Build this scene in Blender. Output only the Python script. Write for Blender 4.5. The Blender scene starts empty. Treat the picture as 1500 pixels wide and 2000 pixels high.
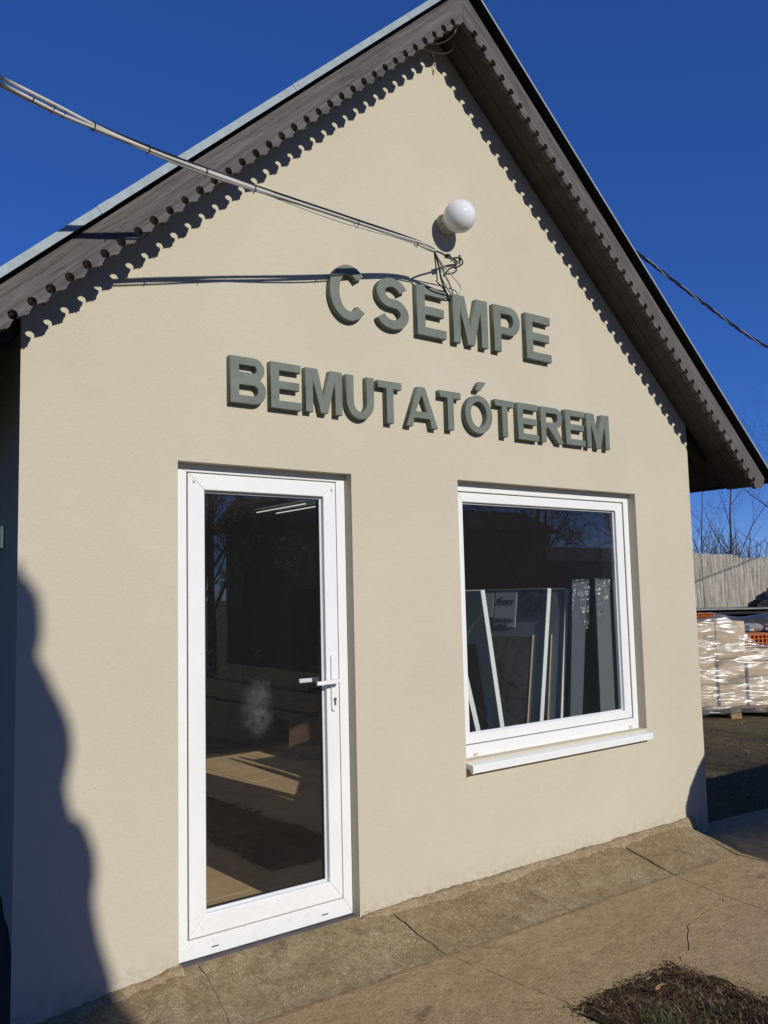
import bpy, bmesh, math, random
from mathutils import Vector, Matrix, noise
random.seed(7)
S = bpy.context.scene
COL = S.collection
R = math.radians

# ------------------------------------------------------------------ camera, sky, sun, exposure
cam_d = bpy.data.cameras.new('Camera')
cam = bpy.data.objects.new('Camera', cam_d); COL.objects.link(cam)
cam_d.sensor_width = 36.0
cam_d.lens = 1710.8 / 2000.0 * 36.0
cam_d.clip_start = 0.05
cam_d.clip_end = 2000
_r = Vector((0.796, -0.604, -0.024)).normalized()
_f = Vector((0.604, 0.792, 0.094)).normalized()
_r = (_r - _f * _r.dot(_f)).normalized()
_u = _r.cross(_f).normalized()
cam.matrix_world = Matrix(((_r.x, _u.x, -_f.x, -1.5655), (_r.y, _u.y, -_f.y, -3.5118), (_r.z, _u.z, -_f.z, 1.5314), (0, 0, 0, 1)))
S.camera = cam

SUN_TO = Vector((0.03, -1.0, 0.47)).normalized()      # direction towards the sun
W = bpy.data.worlds.new('World'); S.world = W; W.use_nodes = True
wn, wl = W.node_tree.nodes, W.node_tree.links
wn.clear()
sky = wn.new('ShaderNodeTexSky'); sky.sky_type = 'NISHITA'; sky.sun_disc = False
sky.sun_elevation = math.asin(SUN_TO.z); sky.sun_rotation = math.atan2(SUN_TO.x, SUN_TO.y)
sky.altitude = 3000; sky.air_density = 0.7; sky.dust_density = 0.0; sky.ozone_density = 8.0
hs = wn.new('ShaderNodeHueSaturation'); hs.inputs['Saturation'].default_value = 1.36; hs.inputs['Value'].default_value = 2.18; hs.inputs['Hue'].default_value = 0.524
gm = wn.new('ShaderNodeGamma'); gm.inputs['Gamma'].default_value = 0.58
bg = wn.new('ShaderNodeBackground'); bg.inputs['Strength'].default_value = 0.1
wo = wn.new('ShaderNodeOutputWorld')
wl.new(sky.outputs[0], gm.inputs['Color']); wl.new(gm.outputs[0], hs.inputs['Color']); wl.new(hs.outputs[0], bg.inputs[0]); wl.new(bg.outputs[0], wo.inputs[0])

sd = bpy.data.lights.new('Sun', 'SUN'); sd.energy = 3.75; sd.angle = R(0.53); sd.color = (1.0, 0.955, 0.88)
so = bpy.data.objects.new('Sun', sd); COL.objects.link(so)
so.rotation_euler = SUN_TO.to_track_quat('Z', 'Y').to_euler()
so.location = SUN_TO * 30

S.view_settings.view_transform = 'Standard'; S.view_settings.look = 'None'
S.view_settings.exposure = 0.0; S.view_settings.gamma = 1.0
S.view_settings.use_curve_mapping = False
S.render.engine = 'CYCLES'
try:
    S.cycles.max_bounces = 8; S.cycles.transparent_max_bounces = 16
except Exception: pass

# ------------------------------------------------------------------ materials
MATS = {}
class NT:
    def __init__(self, name):
        self.m = bpy.data.materials.new(name); self.m.use_nodes = True
        self.t = self.m.node_tree; self.n = self.t.nodes; self.n.clear()
        self.out = self.n.new('ShaderNodeOutputMaterial')
        self.tc = self.n.new('ShaderNodeTexCoord')
    def l(self, a, b): self.t.links.new(a, b)
    def mapping(self, scale=(1, 1, 1), rot=(0, 0, 0), src='Object'):
        mp = self.n.new('ShaderNodeMapping'); mp.inputs['Scale'].default_value = scale; mp.inputs['Rotation'].default_value = rot
        self.l(self.tc.outputs[src], mp.inputs['Vector']); return mp.outputs[0]
    def noise(self, scale, detail=4, rough=.6, vec=None, dist=0):
        t = self.n.new('ShaderNodeTexNoise'); t.inputs['Scale'].default_value = scale
        t.inputs['Detail'].default_value = detail; t.inputs['Roughness'].default_value = rough; t.inputs['Distortion'].default_value = dist
        self.l(vec if vec else self.tc.outputs['Object'], t.inputs['Vector']); return t.outputs['Fac']
    def ramp(self, fac, stops):
        r = self.n.new('ShaderNodeValToRGB'); e = r.color_ramp.elements
        while len(e) > 1: e.remove(e[-1])
        e[0].position = stops[0][0]; e[0].color = (*col(stops[0][1]), 1)
        for p, c in stops[1:]:
            x = e.new(p); x.color = (*col(c), 1)
        self.l(fac, r.inputs[0]); return r.outputs[0]
    def mix(self, fac, a, b, mode='MIX'):
        m = self.n.new('ShaderNodeMix'); m.data_type = 'RGBA'; m.blend_type = mode
        for s, v in ((m.inputs[0], fac), (m.inputs[6], a), (m.inputs[7], b)):
            if isinstance(v, (int, float)): s.default_value = v
            elif isinstance(v, (tuple, list)): s.default_value = (*v, 1)
            else: self.l(v, s)
        return m.outputs[2]
    def math(self, op, a, b=0.0, clamp=False):
        m = self.n.new('ShaderNodeMath'); m.operation = op; m.use_clamp = clamp
        for s, v in ((m.inputs[0], a), (m.inputs[1], b)):
            if isinstance(v, (int, float)): s.default_value = v
            else: self.l(v, s)
        return m.outputs[0]
    def bump(self, h, strength=.3, dist=.002, prev=None):
        b = self.n.new('ShaderNodeBump'); b.inputs['Strength'].default_value = strength; b.inputs['Distance'].default_value = dist
        self.l(h, b.inputs['Height'])
        if prev: self.l(prev, b.inputs['Normal'])
        return b.outputs[0]
    def bsdf(self, color, rough=.8, normal=None, metal=0, spec=.5, sss=0):
        b = self.n.new('ShaderNodeBsdfPrincipled')
        for k, v in (('Base Color', color), ('Roughness', rough), ('Metallic', metal), ('Specular IOR Level', spec)):
            if isinstance(v, tuple): b.inputs[k].default_value = (*v, 1)
            elif isinstance(v, (int, float)): b.inputs[k].default_value = v
            else: self.l(v, b.inputs[k])
        if normal: self.l(normal, b.inputs['Normal'])
        self.l(b.outputs[0], self.out.inputs[0]); return b
def col(c): return c if isinstance(c, tuple) else (c, c, c)

def plain(name, c, rough=.6, var=.12, scale=30, bump=0, bdist=.001, metal=0, spec=.5):
    t = NT(name); f = t.noise(scale, 5)
    lo = tuple(x * (1 - var) for x in c); hi = tuple(min(1, x * (1 + var)) for x in c)
    cc = t.ramp(f, [(.3, lo), (.7, hi)])
    nrm = t.bump(t.noise(scale * 6, 3), bump, bdist) if bump else None
    t.bsdf(cc, rough, nrm, metal, spec); MATS[name] = t.m; return t.m

def m_plaster():
    t = NT('plaster')
    big = t.noise(1.3, 5, .6); mid = t.noise(14, 4)
    c = t.ramp(big, [(.3, (.505, .458, .345)), (.7, (.543, .498, .383))])
    c = t.mix(t.math('MULTIPLY', mid, .22), c, (.485, .435, .335))
    # few tiny pits
    v = t.n.new('ShaderNodeTexVoronoi'); v.inputs['Scale'].default_value = 55; t.l(t.tc.outputs['Object'], v.inputs['Vector'])
    pit = t.math('LESS_THAN', v.outputs['Distance'], .085)
    sel = t.math('GREATER_THAN', t.noise(9, 3), .53)
    pm = t.math('MULTIPLY', pit, sel)
    c = t.mix(t.math('MULTIPLY', pm, .6), c, (.24, .205, .15))
    # splash dirt close to the ground
    sep = t.n.new('ShaderNodeSeparateXYZ'); t.l(t.tc.outputs['Object'], sep.inputs[0])
    low = t.math('SUBTRACT', 1.0, t.math('MULTIPLY', t.math('ADD', sep.outputs['Z'], .03), 5.0, True), True)
    low = t.math('MULTIPLY', t.math('POWER', low, 2.0), t.ramp(t.noise(26, 6, .7), [(.42, 0.0), (.66, 1.0)]))
    c = t.mix(t.math('MULTIPLY', low, .8), c, (.25, .175, .10))
    rv = t.mapping((1, 1, 1), (.7, .4, 1.1)); rv2 = t.mapping((1, 1, 1), (-.5, .9, .3))
    h = t.math('ADD', t.noise(88, 2, .5, rv, .6), t.math('MULTIPLY', t.noise(46, 2, .5, rv2, .9), .9))
    n1 = t.bump(h, .38, .0036)
    n1 = t.bump(t.noise(5, 3), .25, .02, n1)
    t.bsdf(c, .92, n1, spec=.15); MATS['plaster'] = t.m
m_plaster()

def m_wood(name, ang, c0, c1):
    t = NT(name)
    vec = t.mapping((2.2, 40, 40), (0, 0, 0)) if ang is None else None
    if vec is None:
        mp1 = t.n.new('ShaderNodeMapping'); mp1.inputs['Rotation'].default_value = (0, ang, 0); t.l(t.tc.outputs['Object'], mp1.inputs[0])
        mp2 = t.n.new('ShaderNodeMapping'); mp2.inputs['Scale'].default_value = (2.6, 62, 62); t.l(mp1.outputs[0], mp2.inputs[0]); vec = mp2.outputs[0]
        base = mp1.outputs[0]
    else: base = t.tc.outputs['Object']
    g = t.noise(1.0, 8, .68, vec, .6)
    blot = t.noise(5, 4, .6, base)
    c = t.ramp(g, [(.30, c0), (.62, c1)])
    c = t.mix(t.math('MULTIPLY', blot, .55), c, tuple(x * .62 for x in c1))
    cr = t.ramp(t.noise(1.7, 6, .7, vec, 1.1), [(.33, 0.0), (.37, 1.0)])
    c = t.mix(cr, tuple(x * .35 for x in c0), c)
    n1 = t.bump(g, .9, .006)
    t.bsdf(c, .82, n1, spec=.25); MATS[name] = t.m
AL = math.atan(.905)
m_wood('wood_left', AL, (.034, .029, .027), (.158, .142, .136))
m_wood('wood_right', -AL, (.034, .029, .027), (.158, .142, .136))
m_wood('wood_pale', None, (.20, .12, .06), (.36, .25, .14))
m_wood('wood_dark', None, (.02, .016, .013), (.05, .04, .034))

def m_concrete(name, c0, c1, stain, speck):
    t = NT(name)
    a = t.noise(1.6, 6, .65); b = t.noise(11, 6, .7); f = t.noise(160, 3, .6)
    c = t.ramp(a, [(.28, c0), (.72, c1)])
    c = t.mix(t.ramp(b, [(.36, .75), (.68, 0.0)]), c, stain)
    c = t.mix(t.ramp(f, [(.40, .55), (.56, 0.0)]), c, tuple(x * .55 for x in c0))
    gr = t.noise(42, 6, .75, t.mapping((1, 1, 1), (.3, .8, .5)))
    c = t.mix(t.ramp(gr, [(.34, .6), (.47, 0.0)]), c, tuple(x * .6 for x in stain))
    c = t.mix(t.ramp(gr, [(.56, 0.0), (.70, .5)]), c, speck)
    v = t.n.new('ShaderNodeTexVoronoi'); v.inputs['Scale'].default_value = 105; t.l(t.tc.outputs['Object'], v.inputs['Vector'])
    sp = t.math('MULTIPLY', t.math('LESS_THAN', v.outputs['Distance'], .22), t.math('GREATER_THAN', t.noise(6, 5, .7), .49))
    c = t.mix(t.math('MULTIPLY', sp, .75), c, speck)
    dk = t.ramp(t.noise(3.4, 7, .75, dist=.4), [(.60, 0.0), (.68, 1.0)])
    c = t.mix(t.math('MULTIPLY', dk, .5), c, (.075, .045, .025))
    n1 = t.bump(t.math('ADD', t.noise(75, 5, .7), t.math('MULTIPLY', f, .5)), .9, .005)
    n1 = t.bump(t.noise(7, 5, .65), .5, .03, n1)
    t.bsdf(c, .93, n1, spec=.15); MATS[name] = t.m
m_concrete('concrete', (.43, .318, .165), (.53, .405, .228), (.33, .228, .112), (.60, .49, .32))
m_concrete('concrete_apron', (.27, .205, .105), (.40, .325, .195), (.19, .132, .062), (.58, .50, .35))
m_concrete('mortar', (.32, .25, .145), (.45, .365, .235), (.23, .165, .088), (.6, .52, .37))

def m_soil(name, cols, green, gscale=3.0):
    t = NT(name)
    a = t.noise(9, 7, .75); g = t.noise(gscale, 6, .7); f = t.noise(70, 4, .7)
    c = t.ramp(a, [(.3, cols[0]), (.52, cols[1]), (.75, cols[2])])
    c = t.mix(t.ramp(g, [(.5, 0.0), (.62, .8)]), c, green)
    c = t.mix(t.ramp(f, [(.60, 0.0), (.72, .6)]), c, cols[3])
    n1 = t.bump(t.math('ADD', a, f), .9, .03)
    t.bsdf(c, .95, n1, spec=.1); MATS[name] = t.m
m_soil('yard', ((.095, .072, .040), (.165, .128, .072), (.24, .185, .105), (.34, .27, .17)), (.135, .138, .045), 1.1)
m_soil('bed_soil', ((.022, .015, .01), (.045, .03, .02), (.075, .05, .032), (.12, .085, .055)), (.05, .045, .02))

def m_pvc():
    t = NT('pvc'); c = t.ramp(t.noise(5, 5), [(.3, (.745, .75, .735)), (.7, (.78, .785, .77))])
    # grey-brown scuffs and dust, mostly on the bottom rails
    sep = t.n.new('ShaderNodeSeparateXYZ'); t.l(t.tc.outputs['Object'], sep.inputs[0])
    low = t.math('SUBTRACT', 1.0, t.math('MULTIPLY', sep.outputs['Z'], 3.2, True), True)
    d = t.math('MULTIPLY', t.ramp(t.noise(34, 6, .75), [(.54, 0.0), (.70, 1.0)]), t.math('ADD', t.math('MULTIPLY', low, .38), .05))
    c = t.mix(d, c, (.36, .31, .24))
    v = t.n.new('ShaderNodeTexVoronoi'); v.inputs['Scale'].default_value = 38; t.l(t.tc.outputs['Object'], v.inputs['Vector'])
    sp = t.math('MULTIPLY', t.math('LESS_THAN', v.outputs['Distance'], .07), t.math('GREATER_THAN', t.noise(5, 3), .56))
    c = t.mix(t.math('MULTIPLY', sp, .5), c, (.30, .27, .22))
    t.bsdf(c, .40); MATS['pvc'] = t.m
m_pvc()
plain('packed_dirt', (.20, .135, .072), .95, .35, 30, .6, .003)
plain('straw', (.30, .21, .11), .9, .3, 12)
plain('board_light', (.62, .66, .66), .5, .04, 3)
plain('pvc_grey', (.60, .61, .62), .5, .05, 6)
plain('gasket', (.012, .012, .013), .6)
plain('sign_green', (.138, .160, .130), .68, .13, 13, .3, .001)
plain('galvanised', (.27, .325, .345), .6, .14, 26, .1, .0005)
plain('verge_shade', (.008, .008, .009), .9)  # near-black colour carries the shade under the roof verge
plain('soffit', (.052, .040, .032), .85, .3, 8, .3)
plain('white_cable', (.52, .50, .45), .45, .12, 3)
plain('grey_cable', (.26, .25, .235), .5, .1, 3)
plain('black_cable', (.012, .012, .014), .45)
plain('steel', (.33, .33, .33), .35, .1, 40, 0, 0, .9)
plain('lamp_base', (.56, .52, .40), .45, .05)
plain('lamp_globe', (.74, .75, .76), .07, .012, 5)
plain('door_sill', (.085, .075, .078), .75, .3, 14, .3)
plain('room_wall', (.40, .385, .36), .9, .08, 2)
plain('room_ceiling', (.55, .55, .54), .9, .05, 2)
plain('board_edge', (.82, .82, .80), .4, .02)
plain('board_face', (.28, .335, .365), .5, .05, 3)
plain('panel_grey', (.13, .147, .15), .5, .05, 3)
plain('board_dark', (.085, .10, .115), .5, .05, 3)
plain('board_black', (.022, .024, .028), .5)
plain('label_white', (.62, .64, .66), .5, .03)
plain('ink', (.02, .02, .04), .6)
plain('photo_print', (.10, .12, .17), .4, .6, 30)
plain('brown_tile', (.105, .065, .04), .3, .3, 10)
plain('tan_strip', (.48, .38, .25), .5, .08)
plain('fence_post', (.10, .095, .09), .9)
plain('bark', (.060, .046, .038), .9, .35, 14, .5, .004)
plain('twig', (.050, .036, .030), .9, .25, 14)
plain('brush', (.075, .052, .040), .95, .25, 10)
plain('conifer', (.030, .055, .022), .85, .4, 3)
plain('cardboard', (.56, .44, .27), .8, .14, 7)
plain('strap', (.05, .06, .12), .5)
plain('tarp_green', (.025, .045, .03), .7, .3, 6, .4, .004)
plain('rack_dark', (.014, .013, .013), .8, .3, 8)
plain('sheet_grey', (.28, .27, .245), .85, .15, 7)
plain('sack_orange', (.66, .21, .085), .6, .06, 6)
plain('sack_white', (.68, .62, .56), .6, .05, 6)
plain('print_blue', (.025, .045, .20), .5)
plain('tarp_grey', (.09, .095, .10), .7, .2, 4, .3, .01)
plain('shed_wall', (.085, .08, .075), .9, .2, 3)
plain('shed_roof', (.13, .10, .105), .8, .2, 4)
plain('dry_grass', (.125, .066, .036), .9, .4, 12)
plain('green_grass', (.075, .095, .028), .8, .35, 12)
plain('dead_leaf', (.24, .145, .06), .8, .3, 30)
plain('pebble', (.30, .25, .18), .9, .3, 40)
plain('meter_plate', (.06, .095, .12), .3, .1, 6)
plain('plinth', (.05, .045, .042), .95, .3, 12, .5, .006)

def m_clay():
    t = NT('clay'); c = t.ramp(t.noise(20, 5), [(.3, (.50, .135, .030)), (.7, (.63, .20, .055))])
    t.bsdf(c, .85, t.bump(t.noise(90, 3), .3, .002)); MATS['clay'] = t.m
m_clay()
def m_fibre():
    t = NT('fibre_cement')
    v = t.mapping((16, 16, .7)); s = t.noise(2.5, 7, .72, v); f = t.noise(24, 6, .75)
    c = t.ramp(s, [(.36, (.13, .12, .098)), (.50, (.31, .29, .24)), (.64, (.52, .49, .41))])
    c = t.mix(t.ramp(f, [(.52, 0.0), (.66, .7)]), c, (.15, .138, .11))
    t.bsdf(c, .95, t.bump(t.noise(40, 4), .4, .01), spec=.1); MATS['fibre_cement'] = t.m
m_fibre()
def m_floor():
    t = NT('floor_tile'); c = t.ramp(t.noise(3.5, 6, .65), [(.3, (.50, .335, .17)), (.7, (.64, .45, .25))])
    t.bsdf(c, .6, t.bump(t.noise(60, 3), .1, .001)); MATS['floor_tile'] = t.m
m_floor()
def m_stone_tile():
    t = NT('stone_tile'); a = t.noise(7, 7, .72, dist=.8)
    c = t.ramp(a, [(.34, (.035, .03, .026)), (.46, (.20, .18, .15)), (.7, (.33, .30, .255))])
    t.bsdf(c, .4); MATS['stone_tile'] = t.m
m_stone_tile()

def m_glass():
    t = NT('glass')
    ge = t.n.new('ShaderNodeNewGeometry'); dp = t.n.new('ShaderNodeVectorMath'); dp.operation = 'DOT_PRODUCT'
    t.l(ge.outputs['Normal'], dp.inputs[0]); t.l(ge.outputs['Incoming'], dp.inputs[1])
    cs = t.math('ABSOLUTE', dp.outputs['Value'])
    fac = t.math('MULTIPLY', t.math('ADD', t.math('MULTIPLY', t.math('POWER', t.math('SUBTRACT', 1.0, cs, True), 5.0), .96), .04), 1.5, True)
    tr = t.n.new('ShaderNodeBsdfTransparent'); tr.inputs[0].default_value = (.955, .968, .965, 1)
    gl = t.n.new('ShaderNodeBsdfGlossy'); gl.inputs['Roughness'].default_value = 0.0; gl.inputs[0].default_value = (.95, .97, 1, 1)
    wv = t.bump(t.noise(1.1, 2), .05, .01); t.l(wv, gl.inputs['Normal'])
    m1 = t.n.new('ShaderNodeMixShader'); t.l(fac, m1.inputs[0]); t.l(tr.outputs[0], m1.inputs[1]); t.l(gl.outputs[0], m1.inputs[2])
    # dust, drops and wiped smears
    df = t.n.new('ShaderNodeBsdfDiffuse'); df.inputs[0].default_value = (.62, .64, .66, 1)
    sm = t.ramp(t.noise(1.9, 6, .7, t.mapping((1, 1, .55)), 1.6), [(.60, 0.0), (.80, .016)])
    v = t.n.new('ShaderNodeTexVoronoi'); v.inputs['Scale'].default_value = 95; t.l(t.tc.outputs['Object'], v.inputs['Vector'])
    dr = t.math('MULTIPLY', t.math('LESS_THAN', v.outputs['Distance'], .12), t.math('MULTIPLY', t.math('GREATER_THAN', t.noise(4, 5, .7), .55), .22))
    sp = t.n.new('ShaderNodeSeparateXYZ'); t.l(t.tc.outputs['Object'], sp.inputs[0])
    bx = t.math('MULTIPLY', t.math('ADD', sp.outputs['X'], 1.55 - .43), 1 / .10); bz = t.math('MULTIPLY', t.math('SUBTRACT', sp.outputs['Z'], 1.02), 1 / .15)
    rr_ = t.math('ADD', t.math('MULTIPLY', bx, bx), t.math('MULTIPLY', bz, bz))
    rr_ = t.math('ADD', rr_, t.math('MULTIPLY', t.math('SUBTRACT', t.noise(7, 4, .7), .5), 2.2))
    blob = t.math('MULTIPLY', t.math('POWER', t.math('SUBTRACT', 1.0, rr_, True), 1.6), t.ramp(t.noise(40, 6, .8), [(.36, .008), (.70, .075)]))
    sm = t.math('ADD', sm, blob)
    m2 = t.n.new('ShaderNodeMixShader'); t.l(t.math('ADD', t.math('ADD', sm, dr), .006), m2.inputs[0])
    t.l(m1.outputs[0], m2.inputs[1]); t.l(df.outputs[0], m2.inputs[2]); t.l(m2.outputs[0], t.out.inputs[0])
    MATS['glass'] = t.m
m_glass()
def m_film(name, milk, gloss):
    t = NT(name)
    tr = t.n.new('ShaderNodeBsdfTransparent'); tr.inputs[0].default_value = (.93, .93, .93, 1)
    gl = t.n.new('ShaderNodeBsdfGlossy'); gl.inputs['Roughness'].default_value = .30
    df = t.n.new('ShaderNodeBsdfDiffuse'); df.inputs[0].default_value = (.75, .76, .80, 1)
    lw = t.n.new('ShaderNodeLayerWeight'); lw.inputs[0].default_value = .25
    n1 = t.bump(t.noise(1.6, 2, .5, t.mapping((1, 1, 8)), 1.2), 1.0, .035); t.l(n1, gl.inputs['Normal'])
    m0 = t.n.new('ShaderNodeMixShader'); m0.inputs[0].default_value = milk; t.l(tr.outputs[0], m0.inputs[1]); t.l(df.outputs[0], m0.inputs[2])
    m1 = t.n.new('ShaderNodeMixShader'); t.l(t.math('ADD', t.math('MULTIPLY', lw.outputs['Fresnel'], .5), gloss, True), m1.inputs[0])
    t.l(m0.outputs[0], m1.inputs[1]); t.l(gl.outputs[0], m1.inputs[2]); t.l(m1.outputs[0], t.out.inputs[0])
    MATS[name] = t.m
m_film('film', .13, .07)
m_film('film_thin', .06, .05)
def m_tube():
    t = NT('tube_light'); e = t.n.new('ShaderNodeEmission'); e.inputs[0].default_value = (1, .98, .94, 1); e.inputs[1].default_value = .7
    t.l(e.outputs[0], t.out.inputs[0]); MATS['tube_light'] = t.m
m_tube()

# ------------------------------------------------------------------ mesh helpers
def origin(o):
    v = Vector((0, 0, 0))
    while o is not None:
        v = v + o.location; o = o.parent
    return v
class MB:
    def __init__(self): self.v = []; self.f = []
    def add(self, vs, fs):
        k = len(self.v); self.v += [Vector(p) for p in vs]; self.f += [tuple(i + k for i in f) for f in fs]; return self
    def box(self, x0, x1, y0, y1, z0, z1):
        return self.add([(x0, y0, z0), (x1, y0, z0), (x1, y1, z0), (x0, y1, z0), (x0, y0, z1), (x1, y0, z1), (x1, y1, z1), (x0, y1, z1)],
                        [(0, 3, 2, 1), (4, 5, 6, 7), (0, 1, 5, 4), (1, 2, 6, 5), (2, 3, 7, 6), (3, 0, 4, 7)])
    def obox(self, c, e1, e2, e3):
        c, e1, e2, e3 = map(Vector, (c, e1, e2, e3)); k = []
        for a, b, d in ((-1, -1, -1), (1, -1, -1), (1, 1, -1), (-1, 1, -1), (-1, -1, 1), (1, -1, 1), (1, 1, 1), (-1, 1, 1)):
            k.append(c + e1 * a + e2 * b + e3 * d)
        return self.add(k, [(0, 3, 2, 1), (4, 5, 6, 7), (0, 1, 5, 4), (1, 2, 6, 5), (2, 3, 7, 6), (3, 0, 4, 7)])
    def prism(self, poly, d):            # poly: list of 3D points, d: extrusion vector (away from the face seen)
        n = len(poly); d = Vector(d); P = [Vector(p) for p in poly]
        return self.add(P + [p + d for p in P], [tuple(range(n)), tuple(range(2 * n - 1, n - 1, -1))] + [(i, i + n, (i + 1) % n + n, (i + 1) % n) for i in range(n)])
    def tube(self, path, rad, n=6, cap=True):
        P = [Vector(p) for p in path]; m = len(P); rs = rad if isinstance(rad, (list, tuple)) else [rad] * m
        k = len(self.v); up = Vector((0.13, 0.21, 1)).normalized()
        for i, p in enumerate(P):
            d = (P[min(i + 1, m - 1)] - P[max(i - 1, 0)])
            d = d.normalized() if d.length > 1e-9 else Vector((0, 0, 1))
            a = d.cross(up)
            if a.length < .05: a = d.cross(Vector((1, .3, 0)))
            a.normalize(); b = d.cross(a)
            for j in range(n):
                t = 2 * math.pi * j / n; self.v.append(p + (a * math.cos(t) + b * math.sin(t)) * rs[i])
        for i in range(m - 1):
            for j in range(n):
                self.f.append((k + i * n + j, k + i * n + (j + 1) % n, k + (i + 1) * n + (j + 1) % n, k + (i + 1) * n + j))
        if cap and n > 2:
            self.f.append(tuple(k + j for j in range(n))[::-1]); self.f.append(tuple(k + (m - 1) * n + j for j in range(n)))
        return self
    def lathe(self, prof, base, axis, n=24):   # prof: (radius, height along axis)
        base = Vector(base); ax = Vector(axis).normalized(); a = ax.orthogonal().normalized(); b = ax.cross(a); k = len(self.v); m = len(prof)
        for r, h in prof:
            for j in range(n):
                t = 2 * math.pi * j / n; self.v.append(base + ax * h + (a * math.cos(t) + b * math.sin(t)) * r)
        for i in range(m - 1):
            for j in range(n): self.f.append((k + i * n + j, k + i * n + (j + 1) % n, k + (i + 1) * n + (j + 1) % n, k + (i + 1) * n + j))
        self.f.append(tuple(k + j for j in range(n))[::-1]); self.f.append(tuple(k + (m - 1) * n + j for j in range(n)))
        return self
    def build(self, name, mat, parent=None, smooth=False, bevel=0, seg=2, fix=True):
        o0 = origin(parent)
        me = bpy.data.meshes.new(name); me.from_pydata([v - o0 for v in self.v], [], self.f)
        if fix:
            bm = bmesh.new(); bm.from_mesh(me); bmesh.ops.recalc_face_normals(bm, faces=bm.faces); bm.to_mesh(me); bm.free()
        me.materials.append(MATS[mat])
        if smooth: me.polygons.foreach_set('use_smooth', [True] * len(me.polygons))
        o = bpy.data.objects.new(name, me); COL.objects.link(o)
        if parent: o.parent = parent
        if bevel:
            b = o.modifiers.new('bevel', 'BEVEL'); b.width = bevel; b.segments = seg; b.limit_method = 'ANGLE'; b.angle_limit = R(40)
        return o
def tag(o, label=None, cat=None, group=None, kind=None):
    if label: o['label'] = label
    if cat: o['category'] = cat
    if group: o['group'] = group
    if kind: o['kind'] = kind
    return o
def thing(name, loc, label, cat, group=None):
    o = bpy.data.objects.new(name, None); COL.objects.link(o); o.location = loc; o.empty_display_size = .2
    return tag(o, label, cat, group)
def bar4(mb, ox0, ox1, oz0, oz1, ix0, ix1, iz0, iz1, y0, y1):   # mitred rectangular ring of four bars
    O = [(ox0, oz0), (ox1, oz0), (ox1, oz1), (ox0, oz1)]; I = [(ix0, iz0), (ix1, iz0), (ix1, iz1), (ix0, iz1)]
    for i in range(4):
        j = (i + 1) % 4
        mb.prism([(O[i][0], y0, O[i][1]), (O[j][0], y0, O[j][1]), (I[j][0], y0, I[j][1]), (I[i][0], y0, I[i][1])], (0, y1 - y0, 0))
    return mb

# ------------------------------------------------------------------ ground and path
g = MB(); N = 60; ext = 500
xs = sorted(set([-ext, -200, -80, -40] + [-20 + i * .8 for i in range(60)] + [40, 80, 200, ext]))
ys = sorted(set([-ext, -200, -80, -40] + [-20 + i * .8 for i in range(50)] + [40, 80, 200, ext]))
for y in ys:
    for x in xs:
        dz = 0
        if x > 4.4 and y > .3: dz = .035 * noise.noise((x * .9, y * .9, 3)) + .012
        if x > 4.0 and y < .3: dz = -.03
        g.v.append(Vector((x, y, -.22 if (-4.3 < x < 3.3 and -4.6 < y < -.2) else -.13 + max(-.03, dz))))
nx = len(xs)
for j in range(len(ys) - 1):
    for i in range(nx - 1): g.f.append((j * nx + i, j * nx + i + 1, (j + 1) * nx + i + 1, (j + 1) * nx + i))
go = tag(g.build('ground', 'yard', smooth=True), 'bare brown yard soil with patches of thin grass', 'ground', kind='structure')

def jag(a, b, n, amp, sd):
    rr = random.Random(sd); out = []
    for i in range(n + 1):
        t = i / n; k = 0 if i in (0, n) else amp
        out.append((a[0] + (b[0] - a[0]) * t + rr.uniform(-k, k), a[1] + (b[1] - a[1]) * t + rr.uniform(-k, k)))
    return out
def chain(pts, n, amp, sd):
    out = []
    for i in range(len(pts) - 1):
        s = jag(pts[i], pts[i + 1], n, amp, sd + i); out += s if i == 0 else s[1:]
    return out
path = thing('path', (0, 0, 0), 'worn cracked concrete path running along the shop front', 'path'); path['kind'] = 'structure'
ZT = -.10
def inset(poly, d):
    n = len(poly); out = []
    area = sum(poly[i][0] * poly[(i + 1) % n][1] - poly[(i + 1) % n][0] * poly[i][1] for i in range(n)); s = 1 if area > 0 else -1
    for i in range(n):
        p0, p1, p2 = Vector(poly[i - 1]), Vector(poly[i]), Vector(poly[(i + 1) % n])
        e1 = (p1 - p0); e2 = (p2 - p1)
        if e1.length < 1e-7 or e2.length < 1e-7: out.append(poly[i]); continue
        n1 = Vector((-e1.y, e1.x)).normalized() * s; n2 = Vector((-e2.y, e2.x)).normalized() * s
        m = n1 + n2
        if m.length < .3: m = n1
        m.normalize(); k = d / max(.5, m.dot(n1)); out.append((p1.x + m.x * k, p1.y + m.y * k))
    return out
def slab(poly, zf, parent, name, mat, gap, thick=.12, ch=.0012):
    a = inset(poly, gap); b = inset(poly, gap + ch); n = len(a)
    mb = MB()
    mb.v = [Vector((x, y, zf(x, y))) for x, y in b] + [Vector((x, y, zf(x, y) - ch)) for x, y in a] + [Vector((x, y, zf(x, y) - thick)) for x, y in a]
    mb.f = [tuple(range(n))] + [(i, i + n, (i + 1) % n + n, (i + 1) % n) for i in range(n)] + [(i + n, i + 2 * n, (i + 1) % n + 2 * n, (i + 1) % n + n) for i in range(n)]
    return mb.build(name, mat, parent)
flat = lambda x, y: ZT
crack1 = chain([(1.135, -.375), (1.168, -.737), (1.189, -1.0), (1.18, -1.085)], 7, .007, 5)
joint = [(2.842, -.36), (2.80, -.55), (2.747, -.776), (2.708, -1.011), (2.60, -1.6), (2.3, -3.2), (2.0, -5.0)]
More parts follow.
